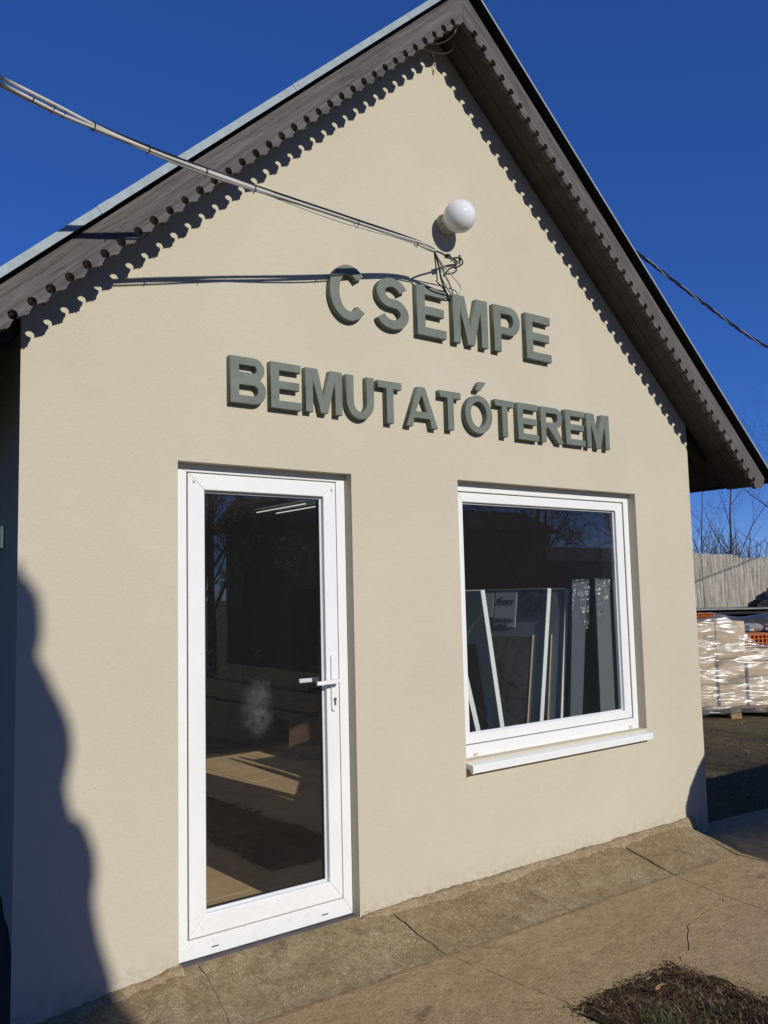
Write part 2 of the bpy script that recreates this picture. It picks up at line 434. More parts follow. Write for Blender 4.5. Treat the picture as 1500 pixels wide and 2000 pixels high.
crack2 = chain([(2.747, -.776), (2.512, -.791), (2.293, -.842), (2.023, -1.013), (1.81, -1.095)], 6, .010, 22)
bedtop = jag((1.18, -1.085), (1.81, -1.095), 12, .008, 31)
bedl = jag((1.18, -1.085), (1.165, -1.9), 12, .008, 32) + [(1.16, -5)]
bedr = jag((1.81, -1.095), (1.775, -1.9), 12, .007, 33) + [(1.75, -5)]
slab([(-5, -.375)] + crack1 + bedl[1:] + [(-5, -5)], flat, path, 'slab', 'concrete', .0018)
slab(crack1[::-1] + [(2.842, -.36)] + joint[1:3] + crack2[1:] + bedtop[::-1][1:-1], flat, path, 'slab', 'concrete', .0022)
slab([(2.747, -.776)] + joint[3:] + bedr[::-1] + crack2[::-1][1:-1], flat, path, 'slab', 'concrete', .0024)
slab([(3.40, -.365), (3.50, -.05), (3.76, .02), (3.80, .16), (4.3, .13), (4.7, .09), (7.5, .02), (12, .05), (12, -5)] + joint[::-1], lambda x, y: ZT - .003, path, 'slab', 'concrete', .0095)
# sloping apron against the wall
def zap(x, y):
    t = min(1, max(0, -y / .385)); s = .022 if x > -.05 else .022 + (x + .05) * .11
    if x > 3.42: k = min(1, (x - 3.42) / .30); s += (ZT - .004 - s) * k * k * (3 - 2 * k)
    return s + (ZT - .003 - s) * (t ** .92)
cA = chain([(1.075, .01), (1.095, -.2), (1.135, -.392)], 8, .010, 41)
cB = chain([(.09, .01), (.085, -.125), (.05, -.392)], 6, .006, 51)
cJ = chain([(2.80, .01), (2.82, -.16), (2.842, -.392)], 6, .004, 61)
def apron(left, right, sd):
    low = jag(left[-1], right[-1], max(8, int(14 * abs(right[-1][0] - left[-1][0]))), .006, sd)
    # strips along y so that the slope bends
    return left + low[1:-1] + right[::-1]
def apron_mesh(left, right, sd, gapL=.0015, gapR=.0015):
    rr = random.Random(sd); n = max(6, int(abs(right[-1][0] - left[-1][0]) / .05)); m = 10; mb = MB()
    def ev(ch, t):
        k = t * (len(ch) - 1); i = min(int(k), len(ch) - 2); f = k - i
        return Vector(ch[i]).lerp(Vector(ch[i + 1]), f)
    for j in range(m + 1):
        t = j / m; a = ev(left, t); b = ev(right, t)
        for i in range(n + 1):
            s = i / n; p = a.lerp(b, s); x = p.x + (gapL if i == 0 else -gapR if i == n else 0); y = p.y
            if j == m: y += rr.uniform(-.008, .008)
            z = zap(x, y) + .006 * noise.noise((x * 4, y * 7, sd)) * (1 if 0 < j < m else .2)
            mb.v.append(Vector((x, y, z)))
    for j in range(m):
        for i in range(n): mb.f.append((j * (n + 1) + i, j * (n + 1) + i + 1, (j + 1) * (n + 1) + i + 1, (j + 1) * (n + 1) + i))
    # skirts
    edge = [j * (n + 1) for j in range(m + 1)] + [m * (n + 1) + i for i in range(1, n + 1)] + [j * (n + 1) + n for j in range(m - 1, -1, -1)]
    k = len(mb.v); mb.v += [mb.v[e] - Vector((0, 0, .12)) for e in edge]
    for q in range(len(edge) - 1): mb.f.append((edge[q], edge[q + 1], k + q + 1, k + q))
    o = mb.build('apron_slab', 'concrete_apron', path, smooth=False); return o
apron_mesh([(-4, .01), (-4, -.2), (-4, -.392)], cB, 71, 0, .0008)
apron_mesh(cB, cA, 72, .0015, .004)
apron_mesh(cA, cJ, 73, .004, .008)
endc = [(3.70, .01), (3.72, -.08), (3.68, -.2), (3.56, -.392)]
apron_mesh(cJ, endc, 74, .010, 0)
# dirt gathered in the hollow between apron and path
rr = random.Random(15); mb = MB(); n_ = 190
for i in range(n_ + 1):
    x = -1.0 + 4.25 * i / n_; w = max(.002, .007 + .007 * noise.noise((x * 2.2, 5, 0)) + rr.uniform(-.002, .002)); y = -.378 + .006 * noise.noise((x * 6, 1, 0))
    mb.v += [Vector((x, y + w, zap(x, y + w) + .003)), Vector((x, y, ZT + .004)), Vector((x, y - w, ZT + .0012))]
for i in range(n_):
    for j in range(2): mb.f.append((i * 3 + j, i * 3 + j + 1, i * 3 + 4 + j, i * 3 + 3 + j))
mb.build('dirt_line', 'packed_dirt', path)
# rough mortar fillet where the plaster meets the apron
rr = random.Random(3); mb = MB(); xsn = [.925 + i * .03 for i in range(int(2.7 / .03))]
for x in xsn:
    w = .040 + .028 * noise.noise((x * 3, 0, 1)) + rr.uniform(-.009, .009); h = .013 + .009 * noise.noise((x * 5, 2, 0)) + rr.uniform(-.004, .004); w *= min(1, .3 + (x - .92) * 3); h *= min(1, .2 + (x - .92) * 3)
    s0 = .022
    mb.v += [Vector((x, .004, s0 + h)), Vector((x, -w * .45, s0 + h * .72 + rr.uniform(-.003, .003))), Vector((x, -w, zap(x, -w) + .006)), Vector((x, -w - .012, zap(x, -w - .012) - .01))]
for i in range(len(xsn) - 1):
    for j in range(3): mb.f.append((i * 4 + j, i * 4 + j + 1, i * 4 + 5 + j, i * 4 + 4 + j))
mb.build('mortar_fillet', 'mortar', path, smooth=False)
mb = MB(); xsn = [-.65 + i * .03 for i in range(int(.66 / .03) + 1)]
for x in xsn:
    w = .035 + rr.uniform(-.008, .012); z = zap(x, 0); h = .016 + rr.uniform(-.006, .008)
    mb.v += [Vector((x, .004, z + h)), Vector((x, -w * .5, z + h * .6)), Vector((x, -w, zap(x, -w) - .004))]
for i in range(len(xsn) - 1):
    for j in range(2): mb.f.append((i * 3 + j, i * 3 + j + 1, i * 3 + 4 + j, i * 3 + 3 + j))
mb.build('mortar_fillet', 'mortar', path, smooth=False)
# grit and crumbs
mb = MB(); rr = random.Random(12)
def pebble(mb, x, y, z, s, rr):
    a = rr.uniform(0, 6.28); e1 = Vector((math.cos(a), math.sin(a), rr.uniform(-.3, .3))) * s; e2 = Vector((-math.sin(a), math.cos(a), rr.uniform(-.3, .3))) * s * rr.uniform(.6, 1); e3 = Vector((0, 0, 1)) * s * rr.uniform(.4, .8)
    mb.add([Vector((x, y, z)) + d for d in (e1, e2, -e1, -e2, e3, -e3)], [(0, 1, 4), (1, 2, 4), (2, 3, 4), (3, 0, 4), (1, 0, 5), (2, 1, 5), (3, 2, 5), (0, 3, 5)])
for i in range(900):
    x = rr.uniform(-.6, 3.6); y = -abs(rr.gauss(0, .05)) if rr.random() < .55 else -.37 + rr.gauss(0, .03)
    if -.02 < x < .92 and y > -.02: continue
    y = min(-.01, y); pebble(mb, x, y, zap(x, y) + (.022 if .92 < x < 3.6 and y > -.045 else .001), rr.uniform(.0015, .005), rr)
tag(mb.build('grit', 'pebble'), 'loose grit and crumbs of mortar along the foot of the wall', 'grit', kind='stuff')

# planting bed cut into the path
mb = MB(); n1, n2 = 26, 70
for j in range(n2 + 1):
    for i in range(n1 + 1):
        x = 1.150 + .675 * i / n1; y = -1.07 - 2.6 * j / n2
        mb.v.append(Vector((x, y, ZT - .002 + .018 * noise.noise((x * 14, y * 14, 0)) + .02 * noise.noise((x * 4, y * 4, 5)))))
for j in range(n2):
    for i in range(n1): mb.f.append((j * (n1 + 1) + i, j * (n1 + 1) + i + 1, (j + 1) * (n1 + 1) + i + 1, (j + 1) * (n1 + 1) + i))
tag(mb.build('planting_bed', 'bed_soil', smooth=True), 'dark bare soil bed cut into the concrete path', 'soil bed', kind='structure')
def blade(mb, x, y, z, h, lean, w, rr):
    a = rr.uniform(0, 6.28); d = Vector((math.cos(a), math.sin(a), 0)); s = Vector((-d.y, d.x, 0)) * w; p = Vector((x, y, z))
    q = p + d * lean * .4 + Vector((0, 0, h * .6)); e = p + d * lean + Vector((0, 0, h))
    mb.add([p - s, p + s, q + s * .7, q - s * .7, e], [(0, 1, 2, 3), (3, 2, 4)])
dry, grn = MB(), MB(); rr = random.Random(77)
for i in range(11000):
    x = rr.uniform(1.16, 1.81); y = -1.080 - abs(rr.uniform(0, 1.2)); z = ZT - .008
    cl = noise.noise((x * 11, y * 11, 2))
    if cl < -.25: continue
    blade(dry, x, y, z, rr.uniform(.004, .022) + max(0, cl) * .042 * rr.random(), rr.uniform(.02, .08), rr.uniform(.0007, .0018), rr)
for cx, cy, k, s in ((1.34, -1.36, 420, .04), (1.52, -1.45, 160, .05), (1.40, -1.30, 60, .03), (1.60, -1.30, 40, .03), (1.30, -1.5, 200, .05), (1.5, -1.2, 15, .05)):
    for i in range(k): blade(grn, cx + rr.gauss(0, s), cy + rr.gauss(0, s), ZT - .02, rr.uniform(.02, .065), rr.uniform(.01, .05), rr.uniform(.0008, .002), rr)
strw = MB()
for i in range(1500): blade(strw, rr.uniform(1.17, 1.80), -1.09 - abs(rr.uniform(0, 1.2)), ZT - .004, rr.uniform(.006, .03), rr.uniform(.02, .07), rr.uniform(.0008, .002), rr)
tag(strw.build('straw', 'straw', fix=False), 'pale straw stalks scattered over the dark soil bed', 'straw', kind='stuff')
tag(dry.build('dry_grass', 'dry_grass', fix=False), 'matted dead brown grass and roots covering the soil bed', 'dead grass', kind='stuff')
tag(grn.build('grass', 'green_grass', fix=False), 'small green grass tufts sprouting in the soil bed', 'grass', kind='stuff')
mb = MB(); rr = random.Random(61)
for i in range(1300):
    q_ = rr.random(); d_ = abs(rr.gauss(0, .028))
    if q_ < .45: x, y = rr.uniform(1.15, 1.83), -1.088 + d_
    elif q_ < .7: x, y = 1.175 - d_, rr.uniform(-1.9, -1.07)
    else: x, y = 1.80 + d_, rr.uniform(-1.9, -1.08)
    pebble(mb, x, y, ZT + .001, rr.uniform(.001, .0055), rr)
for i in range(500): pebble(mb, rr.uniform(1.18, 1.79), rr.uniform(-1.9, -1.10), ZT + .012, rr.uniform(.003, .011), rr)
tag(mb.build('soil_crumbs', 'bed_soil', fix=False), 'dark soil crumbs spilling from the bed onto the concrete', 'soil crumbs', kind='stuff')
mb = MB(); mb.add([(0, 0, 0), (.022, .010, .006), (.05, .004, .012), (.066, -.008, .006), (.046, -.022, .016), (.02, -.02, .004), (.03, -.004, -.004)], [(0, 1, 6), (1, 2, 6), (2, 3, 6), (3, 4, 6), (4, 5, 6), (5, 0, 6)])
for v in mb.v: v += Vector((1.47, -1.235, ZT + .040))
tag(mb.build('fallen_leaf', 'dead_leaf'), 'curled tan fallen leaf lying on the dark soil bed', 'leaf')

# ------------------------------------------------------------------ house
XL, XR, XA = -.653, 3.777, 1.547
TAN = .905; CA, SA = math.cos(AL), math.sin(AL)
ZS = 4.655                    # apex of soffit underside
DX0, DX1, DZ0, DZ1 = 0.0, .9136, -.02, 2.13
WX0, WX1, WZ0, WZ1 = 1.619, 3.1666, .647, 2.145
TW = .30; DEPTH = 6.0
house = thing('shop_house', (1.55, 0, 0), 'small beige plastered gabled shop with white glazed door and square window', 'house')
gz = lambda x: ZS + .06 - TAN * abs(x - XA)
mb = MB()
xb = [XL, DX0, DX1, XA, WX0, WX1, XR]
for i in range(len(xb) - 1):
    a, b = xb[i], xb[i + 1]; spans = []
    if (a, b) == (DX0, DX1): spans = [(DZ1, None)]
    elif (a, b) == (WX0, WX1): spans = [(-.3, WZ0), (WZ1, None)]
    else: spans = [(-.3, None)]
    for lo, hi in spans:
        P = [(a, 0, lo), (b, 0, lo), (b, 0, hi if hi else gz(b)), (a, 0, hi if hi else gz(a))]
        mb.add(P, [(0, 1, 2, 3)]); mb.add([(x, TW, z) for x, y, z in P], [(3, 2, 1, 0)])
for x0, x1, z0, z1 in ((DX0, DX1, -.3, DZ1), (WX0, WX1, WZ0, WZ1)):
    for p, q in (((x0, z0), (x0, z1)), ((x0, z1), (x1, z1)), ((x1, z1), (x1, z0)), ((x1, z0), (x0, z0))):
        mb.add([(p[0], 0, p[1]), (q[0], 0, q[1]), (q[0], TW, q[1]), (p[0], TW, p[1])], [(0, 1, 2, 3)])
mb.build('front_wall', 'plaster', house, fix=False)
for nm, x0, x1 in (('side_wall', XL, XL + TW), ('side_wall', XR - TW, XR)):
    m = MB(); zt = gz(x0 if x0 < 0 else x1)
    m.add([(x0, .0, -.3), (x1, .0, -.3), (x1, DEPTH, -.3), (x0, DEPTH, -.3), (x0, .0, gz(x0)), (x1, .0, gz(x1)), (x1, DEPTH, gz(x1)), (x0, DEPTH, gz(x0))], [(0, 3, 7, 4), (1, 5, 6, 2), (4, 7, 6, 5), (2, 6, 7, 3)])
    m.build(nm, 'plaster', house, fix=False)
m = MB(); m.prism([(XL, DEPTH, -.3), (XR, DEPTH, -.3), (XR, DEPTH, gz(XR)), (XA, DEPTH, gz(XA)), (XL, DEPTH, gz(XL))], (0, .3, 0)); m.build('back_wall', 'plaster', house)
# room lining
m = MB(); m.add([(XL + TW + .002, TW + .002, -.1), (XL + TW + .002, DEPTH - .002, -.1), (XL + TW + .002, DEPTH - .002, 2.45), (XL + TW + .002, TW + .002, 2.45)], [(0, 1, 2, 3)])
m.add([(XR - TW - .002, TW + .002, -.1), (XR - TW - .002, DEPTH - .002, -.1), (XR - TW - .002, DEPTH - .002, 2.45), (XR - TW - .002, TW + .002, 2.45)], [(3, 2, 1, 0)])
m.add([(XL + TW, DEPTH - .003, -.1), (XR - TW, DEPTH - .003, -.1), (XR - TW, DEPTH - .003, 2.45), (XL + TW, DEPTH - .003, 2.45)], [(0, 1, 2, 3)])
m.build('room_lining', 'room_wall', house, fix=False)
m = MB(); m.box(XL + .05, XR - .05, TW, DEPTH - .01, 2.45, 2.5); m.build('ceiling', 'room_ceiling', house)
m = MB(); m.box(XL + .1, XR - .1, .10, DEPTH - .01, -.12, -.004); m.build('floor_bed', 'mortar', house)
tm = MB(); tm.box(-.297, .297, -.297, .297, 0, .012)
t0 = None
for j in range(10):
    for i in range(7):
        x = XL + TW + .28 + i * .6; y = .42 + j * .6
        if x + .29 > XR - TW: continue
        if y > DEPTH - .3: continue
        if t0 is None:
            t0 = tm.build('floor_tile', 'floor_tile', None); t0.parent = house; o = t0
        else:
            o = t0.copy(); COL.objects.link(o); o.parent = house
        o.location = (x - 1.55, y, -.003); o.rotation_euler.z = random.choice((0, 1, 2, 3)) * math.pi / 2
# dark unplastered plinth along the left side wall
m = MB(); pr = random.Random(8); top = [.27 + .045 * i + pr.uniform(-.02, .02) if i < 6 else .5 + pr.uniform(-.05, .05) for i in range(30)]
P = [(XL - .006, .004, -.3)] + [(XL - .006, .004 + i * .05, top[i] * 1.0) for i in range(30)] + [(XL - .006, 1.46, -.3)]
m.prism(P, (.02, 0, 0)); m.build('plinth', 'plinth', house)

# roof
zr = lambda v: v / CA
def slope_pt(side, u, v, y, za=4.611):
    return (XA + side * (u * CA + v * SA), y, za - u * SA + v * CA)
ULEN = 3.618
for side in (-1, 1):
    # profile of fretted barge board, u down the slope, v square to it
    BW = .135
    PIT = .0905; h0 = .0815; k = int((ULEN - h0 - .03) / PIT)
    HV, HR, NK = .030, .0183, .0092; a0 = math.asin(NK / HR); Y0, Y1 = -.25, -.218
    cells = []
    for q in range(k + 1):
        c = h0 + q * PIT; jr = random.Random(q * 7 + side); HR = .0183 * jr.uniform(.93, 1.05); HV = .030 + jr.uniform(-.0015, .0015); a0 = math.asin(NK / HR); jt = jr.uniform(-.0015, .002)
        left = [(c - PIT / 2, .0035), (c - .036, .000 + jt), (c - .0345, .0075 + jt * .5), (c - .027, .0065), (c - .0195, .0115), (c - NK - .001, HV - HR * math.cos(a0) - .001)]
        arc_ = [(c - HR * math.sin(t), HV - HR * math.cos(t)) for t in [a0 + (2 * math.pi - 2 * a0) * i / 16 for i in range(17)]]
        right = [(2 * c - x, y) for x, y in left[::-1]]
        if q == 0: left[0] = (.0, .002)
        cells.append((left + arc_ + right, (c - PIT / 2) if q else None, c + PIT / 2))
    m = MB()
    def S_(u, v, y): return slope_pt(side, u, v, y)
    for low, ua, ub in cells:
        top = [(ub, BW), (ua, BW) if ua is not None else (-BW * SA / CA, BW)]
        poly = low + top
        m.add([S_(u, v, Y0) for u, v in poly], [tuple(range(len(poly)))]); m.add([S_(u, v, Y1) for u, v in poly], [tuple(range(len(poly)))[::-1]])
        for (p, q2) in zip(low, low[1:]): m.add([S_(*p, Y0), S_(*q2, Y0), S_(*q2, Y1), S_(*p, Y1)], [(0, 1, 2, 3)])
        m.add([S_(*top[0], Y0), S_(*top[1], Y0), S_(*top[1], Y1), S_(*top[0], Y1)], [(0, 1, 2, 3)])
    ue_ = cells[-1][2]; endp = [(ue_, .0035), (ULEN - .03, .006), (ULEN - .005, .035), (ULEN + .02, .075), (ULEN - .005, BW), (ue_, BW)]
    m.prism([S_(u, v, Y0) for u, v in endp], (0, Y1 - Y0, 0))
    m.build('barge_board', 'wood_left' if side < 0 else 'wood_right', house)
    # underlay strip blackened as the gap's shadow, verge metal, roof deck
    m = MB(); m.prism([slope_pt(side, u, v, -.238) for u, v in ((-.137 * SA / CA, .137), (ULEN, .137), (ULEN, .160), (-.160 * SA / CA, .160))], (0, .03, 0)); m.build('underlay_gap_shade', 'verge_shade', house)
    m = MB()
    if side < 0:
        L = [(-.150 * SA / CA, .150), (ULEN + .05, .150), (ULEN + .05, .181), (-.181 * SA / CA, .181)]
        m.prism([slope_pt(side, u, v, -.286) for u, v in L], (0, .0035, 0)); m.build('verge_metal', 'galvanised', house)
        for u in (1.28, 2.48):       # lapped joints of the metal
            m = MB(); m.prism([slope_pt(side, u + a, v, -.2885) for a, v in ((0, .149), (.06, .149), (.06, .1822), (0, .1822))], (0, .0022, 0)); m.build('verge_joint', 'galvanised', house)
        vb, vt, yf = .164, .179, -.272
    else:
        m.prism([slope_pt(side, u, v, -.300) for u, v in ((-.158 * SA / CA, .158), (ULEN + .07, .158), (ULEN + .07, .168), (-.168 * SA / CA, .168))], (0, .004, 0)); m.build('verge_metal', 'galvanised', house)
        vb, vt, yf = .160, .167, -.2955
    m = MB(); m.prism([slope_pt(side, u, v, yf) for u, v in ((-vb * SA / CA, vb), (ULEN + .07, vb), (ULEN + .07, vt), (-vt * SA / CA, vt))], (0, DEPTH + .8, 0))
    m.build('roof_sheet', 'verge_shade', house)  # sheet coloured black so its underside reads as shaded
    vs = (ZS - 4.599) * CA
    for y0, y1 in ((-.217, -.112), (-.108, -.004)):
        m = MB(); m.prism([slope_pt(side, u, v, y0) for u, v in ((-vs * SA / CA, vs), (ULEN - .02, vs), (ULEN - .02, vs + .03), (-(vs + .03) * SA / CA, vs + .03))], (0, y1 - y0, 0)); m.build('soffit_board', 'soffit', house)
    m = MB(); m.prism([slope_pt(side, u, v, -.2365) for u, v in ((-(vs + .032) * SA / CA, vs + .032), (ULEN - .03, vs + .032), (ULEN - .03, .157), (-.157 * SA / CA, .157))], (0, DEPTH + .6, 0)); m.build('roof_deck', 'soffit', house)
    # rafters and eave board below the deck beyond the side wall
    ue = (abs((XR if side > 0 else XL) - XA)) / CA
    for q in range(6):
        y0 = .03 + q * 1.0; m = MB(); m.prism([slope_pt(side, u, v, y0) for u, v in ((ue - .02, vs + .031), (ue + .30, vs + .031), (ue + .30, vs + .0), (ue + .12, vs - .055), (ue - .02, vs - .07))], (0, .09, 0)); m.build('rafter_tail', 'soffit', house)

# door
FY = .060
m = MB(); bar4(m, -.03, DX1 + .002, .022, DZ1 + .002, .068, .862, .100, 2.094, FY, FY + .07)
door = m.build('door', 'pvc', house, bevel=.003)
m = MB(); bar4(m, .0722, .8565, .106, 2.0885, .152, .784, .194, 2.016, FY - .004, FY + .055)
sash = m.build('sash', 'pvc', door, bevel=.004)
m = MB(); bar4(m, .066, .8635, .099, 2.0955, .0735, .855, .108, 2.0865, FY + .03, FY + .05); m.build('gasket', 'gasket', door)
m = MB(); bar4(m, .149, .787, .191, 2.019, .163, .773, .205, 2.005, FY + .019, FY + .03); m.build('glazing_bead', 'pvc_grey', door, bevel=.002)
m = MB(); bar4(m, .160, .776, .202, 2.008, .166, .770, .208, 2.002, FY + .0225, FY + .045); m.build('glazing_seal', 'gasket', door)
m = MB(); m.box(.158, .778, FY + .0275, FY + .0315, .200, 2.010); m.build('glass_pane', 'glass', door)
m = MB(); m.add([(-.03, .012, -.028), (DX1 - .002, .012, -.028), (DX1 - .002, .16, -.028), (-.03, .16, -.028), (-.03, .028, .016), (DX1 - .002, .028, .016), (DX1 - .002, .16, .0215), (-.03, .16, .0215)], [(0, 3, 2, 1), (4, 5, 6, 7), (0, 1, 5, 4), (1, 2, 6, 5), (2, 3, 7, 6), (3, 0, 4, 7)])
m.build('door_sill', 'door_sill', door)
for x0 in (.176, .738):
    m = MB(); m.box(x0, x0 + .034, FY - .0012, FY + .004, .050, .0545); m.build('drain_slot', 'gasket', door)
for x0 in (.100, .832):
    m = MB(); m.prism([(x0 - .006, FY - .005, 2.055), (x0, FY - .005, 2.040), (x0 + .006, FY - .005, 2.052), (x0 + .004, FY - .005, 2.054), (x0, FY - .005, 2.046), (x0 - .004, FY - .005, 2.057)], (0, .003, 0)); m.build('scuff_mark', 'gasket', door)
# handle set
HX, HZ = .822, 1.125
m = MB(); pl = []
for i in range(13): t = math.pi * i / 12; pl.append((HX + .0155 * math.cos(t), FY - .0145, HZ + .112 + .0155 * math.sin(t)))
for i in range(13): t = math.pi + math.pi * i / 12; pl.append((HX + .0155 * math.cos(t), FY - .0145, HZ - .128 + .0155 * math.sin(t)))
m.prism(pl[::-1], (0, .0115, 0)); plate = m.build('handle_plate', 'pvc', door, bevel=.002)
m = MB(); m.lathe([(.0135, 0), (.0135, .012), (.010, .014), (.010, .046), (.0085, .050)], (HX, FY - .0145, HZ), (0, -1, 0), 20)
path_l = [Vector((HX + .006, FY - .052, HZ)), Vector((HX - .02, FY - .056, HZ)), Vector((HX - .07, FY - .054, HZ - .001)), Vector((HX - .122, FY - .050, HZ - .003))]
for i in range(3):
    a, b = path_l[i], path_l[i + 1]; e = (b - a); m.obox((a + b) / 2, e * .52, Vector((0, .0065, 0)), Vector((0, 0, .010 - .0005 * i)))
m.build('lever_handle', 'pvc', door, bevel=.0025)
m = MB(); m.lathe([(.0085, 0), (.0085, .0035)], (HX + .002, FY - .0135, HZ - .088), (0, -1, 0), 16); m.box(HX - .003, HX + .007, FY - .0168, FY - .012, HZ - .116, HZ - .092); m.build('key_cylinder', 'steel', door)
m = MB(); m.box(HX - .125, HX + .01, FY + .10, FY + .114, HZ - .010, HZ + .010); m.box(HX - .008, HX + .008, FY + .05, FY + .11, HZ - .008, HZ + .008); m.build('inner_handle', 'board_edge', door, bevel=.003)

# window
m = MB(); bar4(m, WX0 - .003, WX1 + .002, WZ0 - .008, WZ1 + .002, 1.673, 3.119, .711, 2.092, FY, FY + .07)
win = m.build('window', 'pvc', house, bevel=.003)
m = MB(); bar4(m, 1.678, 3.113, .716, 2.087, 1.712, 3.044, .764, 2.034, FY + .006, FY + .055); m.build('sash', 'pvc', win, bevel=.004)
m = MB(); bar4(m, 1.671, 3.121, .709, 2.094, 1.680, 3.111, .718, 2.085, FY + .03, FY + .05); m.build('gasket', 'gasket', win)
m = MB(); bar4(m, 1.709, 3.047, .761, 2.037, 1.722, 3.034, .774, 2.024, FY + .024, FY + .035); m.build('glazing_bead', 'pvc_grey', win, bevel=.002)
m = MB(); m.box(1.716, 3.040, FY + .030, FY + .034, .768, 2.030); m.build('glass_pane', 'glass', win)
for x0 in (1.728, 3.068):
    m = MB(); m.box(x0, x0 + .030, FY - .006, FY + .004, .652, .668); m.build('drain_cap', 'lamp_base', win, bevel=.002)
# sill with a turned-down nose and end caps
m = MB(); prof = [(.062, .640), (-.046, .627), (-.050, .624), (-.050, .588), (-.047, .588), (-.046, .618), (.062, .630)]
m.prism([(1.622, y, z) for y, z in prof], (1.538, 0, 0)); sill = m.build('window_sill', 'pvc', win, bevel=.0012, seg=1)
for x0 in (1.617, 3.160):
    m = MB(); m.prism([(x0, y, z) for y, z in ((.0, .6355), (-.049, .629), (-.053, .625), (-.053, .586), (-.040, .586), (-.030, .604), (.0, .612))], (.005, 0, 0)); m.build('end_cap', 'pvc', sill)

# ------------------------------------------------------------------ lettering
def arc(cx, cy, rx, ry, a0, a1, n=18):
    return [(cx + rx * math.cos(R(a0 + (a1 - a0) * i / n)), cy + ry * math.sin(R(a0 + (a1 - a0) * i / n))) for i in range(n + 1)]
def glyph(ch, w, h):
    s = .205 * h; b = .172 * h           # stem, bar
    if ch == 'E':
        m0 = .5 * h - b * .42; m1 = m0 + b
        return [[(0, 0), (w, 0), (w, b), (s, b), (s, m0), (w * .93, m0), (w * .93, m1), (s, m1), (s, h - b), (w * .98, h - b), (w * .98, h), (0, h)]]
    if ch == 'T': return [[(w / 2 - s / 2, 0), (w / 2 + s / 2, 0), (w / 2 + s / 2, h - b), (w, h - b), (w, h), (0, h), (0, h - b), (w / 2 - s / 2, h - b)]]
    if ch == 'M':
        q = s * .93; k = w * .325
        return [[(0, 0), (q, 0), (q, h * .77), (w / 2 - q * .5, 0), (w / 2 + q * .5, 0), (w - q, h * .77), (w - q, 0), (w, 0), (w, h), (w - k, h), (w / 2, h * .30), (k, h), (0, h)]]
    if ch == 'A':
        q = s * 1.02; a = .19 * h
        t0 = .22 * h; t1 = t0 + b * .95
        out = [(0, 0), (q, 0), (q + t0 * .20, t0), (w - q - t0 * .20, t0), (w - q, 0), (w, 0), (w / 2 + q * .52, h), (w / 2 - q * .52, h)]
        l1 = q + t1 * .235
        return [out, [(l1 + .01 * h, t1), (w - l1 - .01 * h, t1), (w / 2, h * .80)]]
    if ch == 'P':
        r = .30 * h
        return [[(0, 0), (s, 0), (s, h * .385)] + arc(w - r, h - r * 1.025, r, r * 1.025, -90, 90) + [(0, h)],
                [(s, h * .385 + b * .95)] + arc(w - r, h - r * 1.025, r - s * .98, r * 1.025 - b * .95, -90, 90) + [(s, h - b)]]
    if ch == 'R':
        r = .285 * h
        return [[(0, 0), (s, 0), (s, h * .40), (s + .10 * h, h * .40), (w - s * 1.12, 0), (w, 0), (w - s * 1.25 + .04 * h, h * .36), (w - s * 1.45 + .03 * h, h * .425)] + arc(w - r - .03 * h, h - r * 1.02, r, r * 1.02, -52, 90) + [(0, h)],
                [(s, h * .40 + b * .95)] + arc(w - r - .03 * h, h - r * 1.02, r - s * .98, r * 1.02 - b * .95, -90, 90) + [(s, h - b)]]
    if ch == 'B':
        r1, r2 = .255 * h, .285 * h
        return [[(0, 0)] + arc(w - r2, r2, r2, r2, -90, 70) + arc(w - r1 - .035 * h, h - r1, r1, r1, -52, 90) + [(0, h)],
                [(s, b)] + arc(w - r2, r2, r2 - s * .95, r2 - b, -90, 90) + [(s, 2 * r2 - b)],
                [(s, h - 2 * r1 + b * 1.05)] + arc(w - r1 - .03 * h, h - r1, r1 - s * .95, r1 - b * 1.02, -90, 90) + [(s, h - b)]]
    if ch == 'U':
        ro = w / 2
        return [[(0, h)] + arc(w / 2, .40 * h, ro, .415 * h, 180, 360) + [(w, h), (w - s, h)] + arc(w / 2, .40 * h, ro - s, .415 * h - b, 360, 180) + [(s, h)]]
    if ch == 'O':
        return [arc(w / 2, h / 2, w / 2, h * .515, 0, 354, 40), arc(w / 2, h / 2, w / 2 - s, h * .515 - b, 0, 354, 40)]
    if ch == 'C':
        o = arc(w / 2, h / 2, w / 2, h * .515, 42, 320, 40); i = arc(w / 2, h / 2, w / 2 - s, h * .515 - b, 318, 44, 40)
        return [o + i]
    if ch == 'S':
        rx = (w - s) / 2; ry = h * .262 - b * .04
        c = arc(w / 2, h - b / 2 - ry * .82, rx * .92, ry * .82, 18, 250, 22) + arc(w / 2, b / 2 + ry * .84, rx * .98, ry * .84, 68, -160, 22)
        L, Rr = [], []
        for i, p in enumerate(c):
            a, d = c[max(i - 1, 0)], c[min(i + 1, len(c) - 1)]; tx, ty = d[0] - a[0], d[1] - a[1]; q = math.hypot(tx, ty) or 1
            nx, ny = -ty / q, tx / q; hw = (s * abs(nx) + b * abs(ny)) / (abs(nx) + abs(ny)) / 2 * 1.02
            L.append((p[0] + nx * hw, p[1] + ny * hw)); Rr.append((p[0] - nx * hw, p[1] - ny * hw))
        return [L + Rr[::-1]]
    if ch == "'": return [[(0, 0), (w * .45, 0), (w, h), (w * .42, h)]]
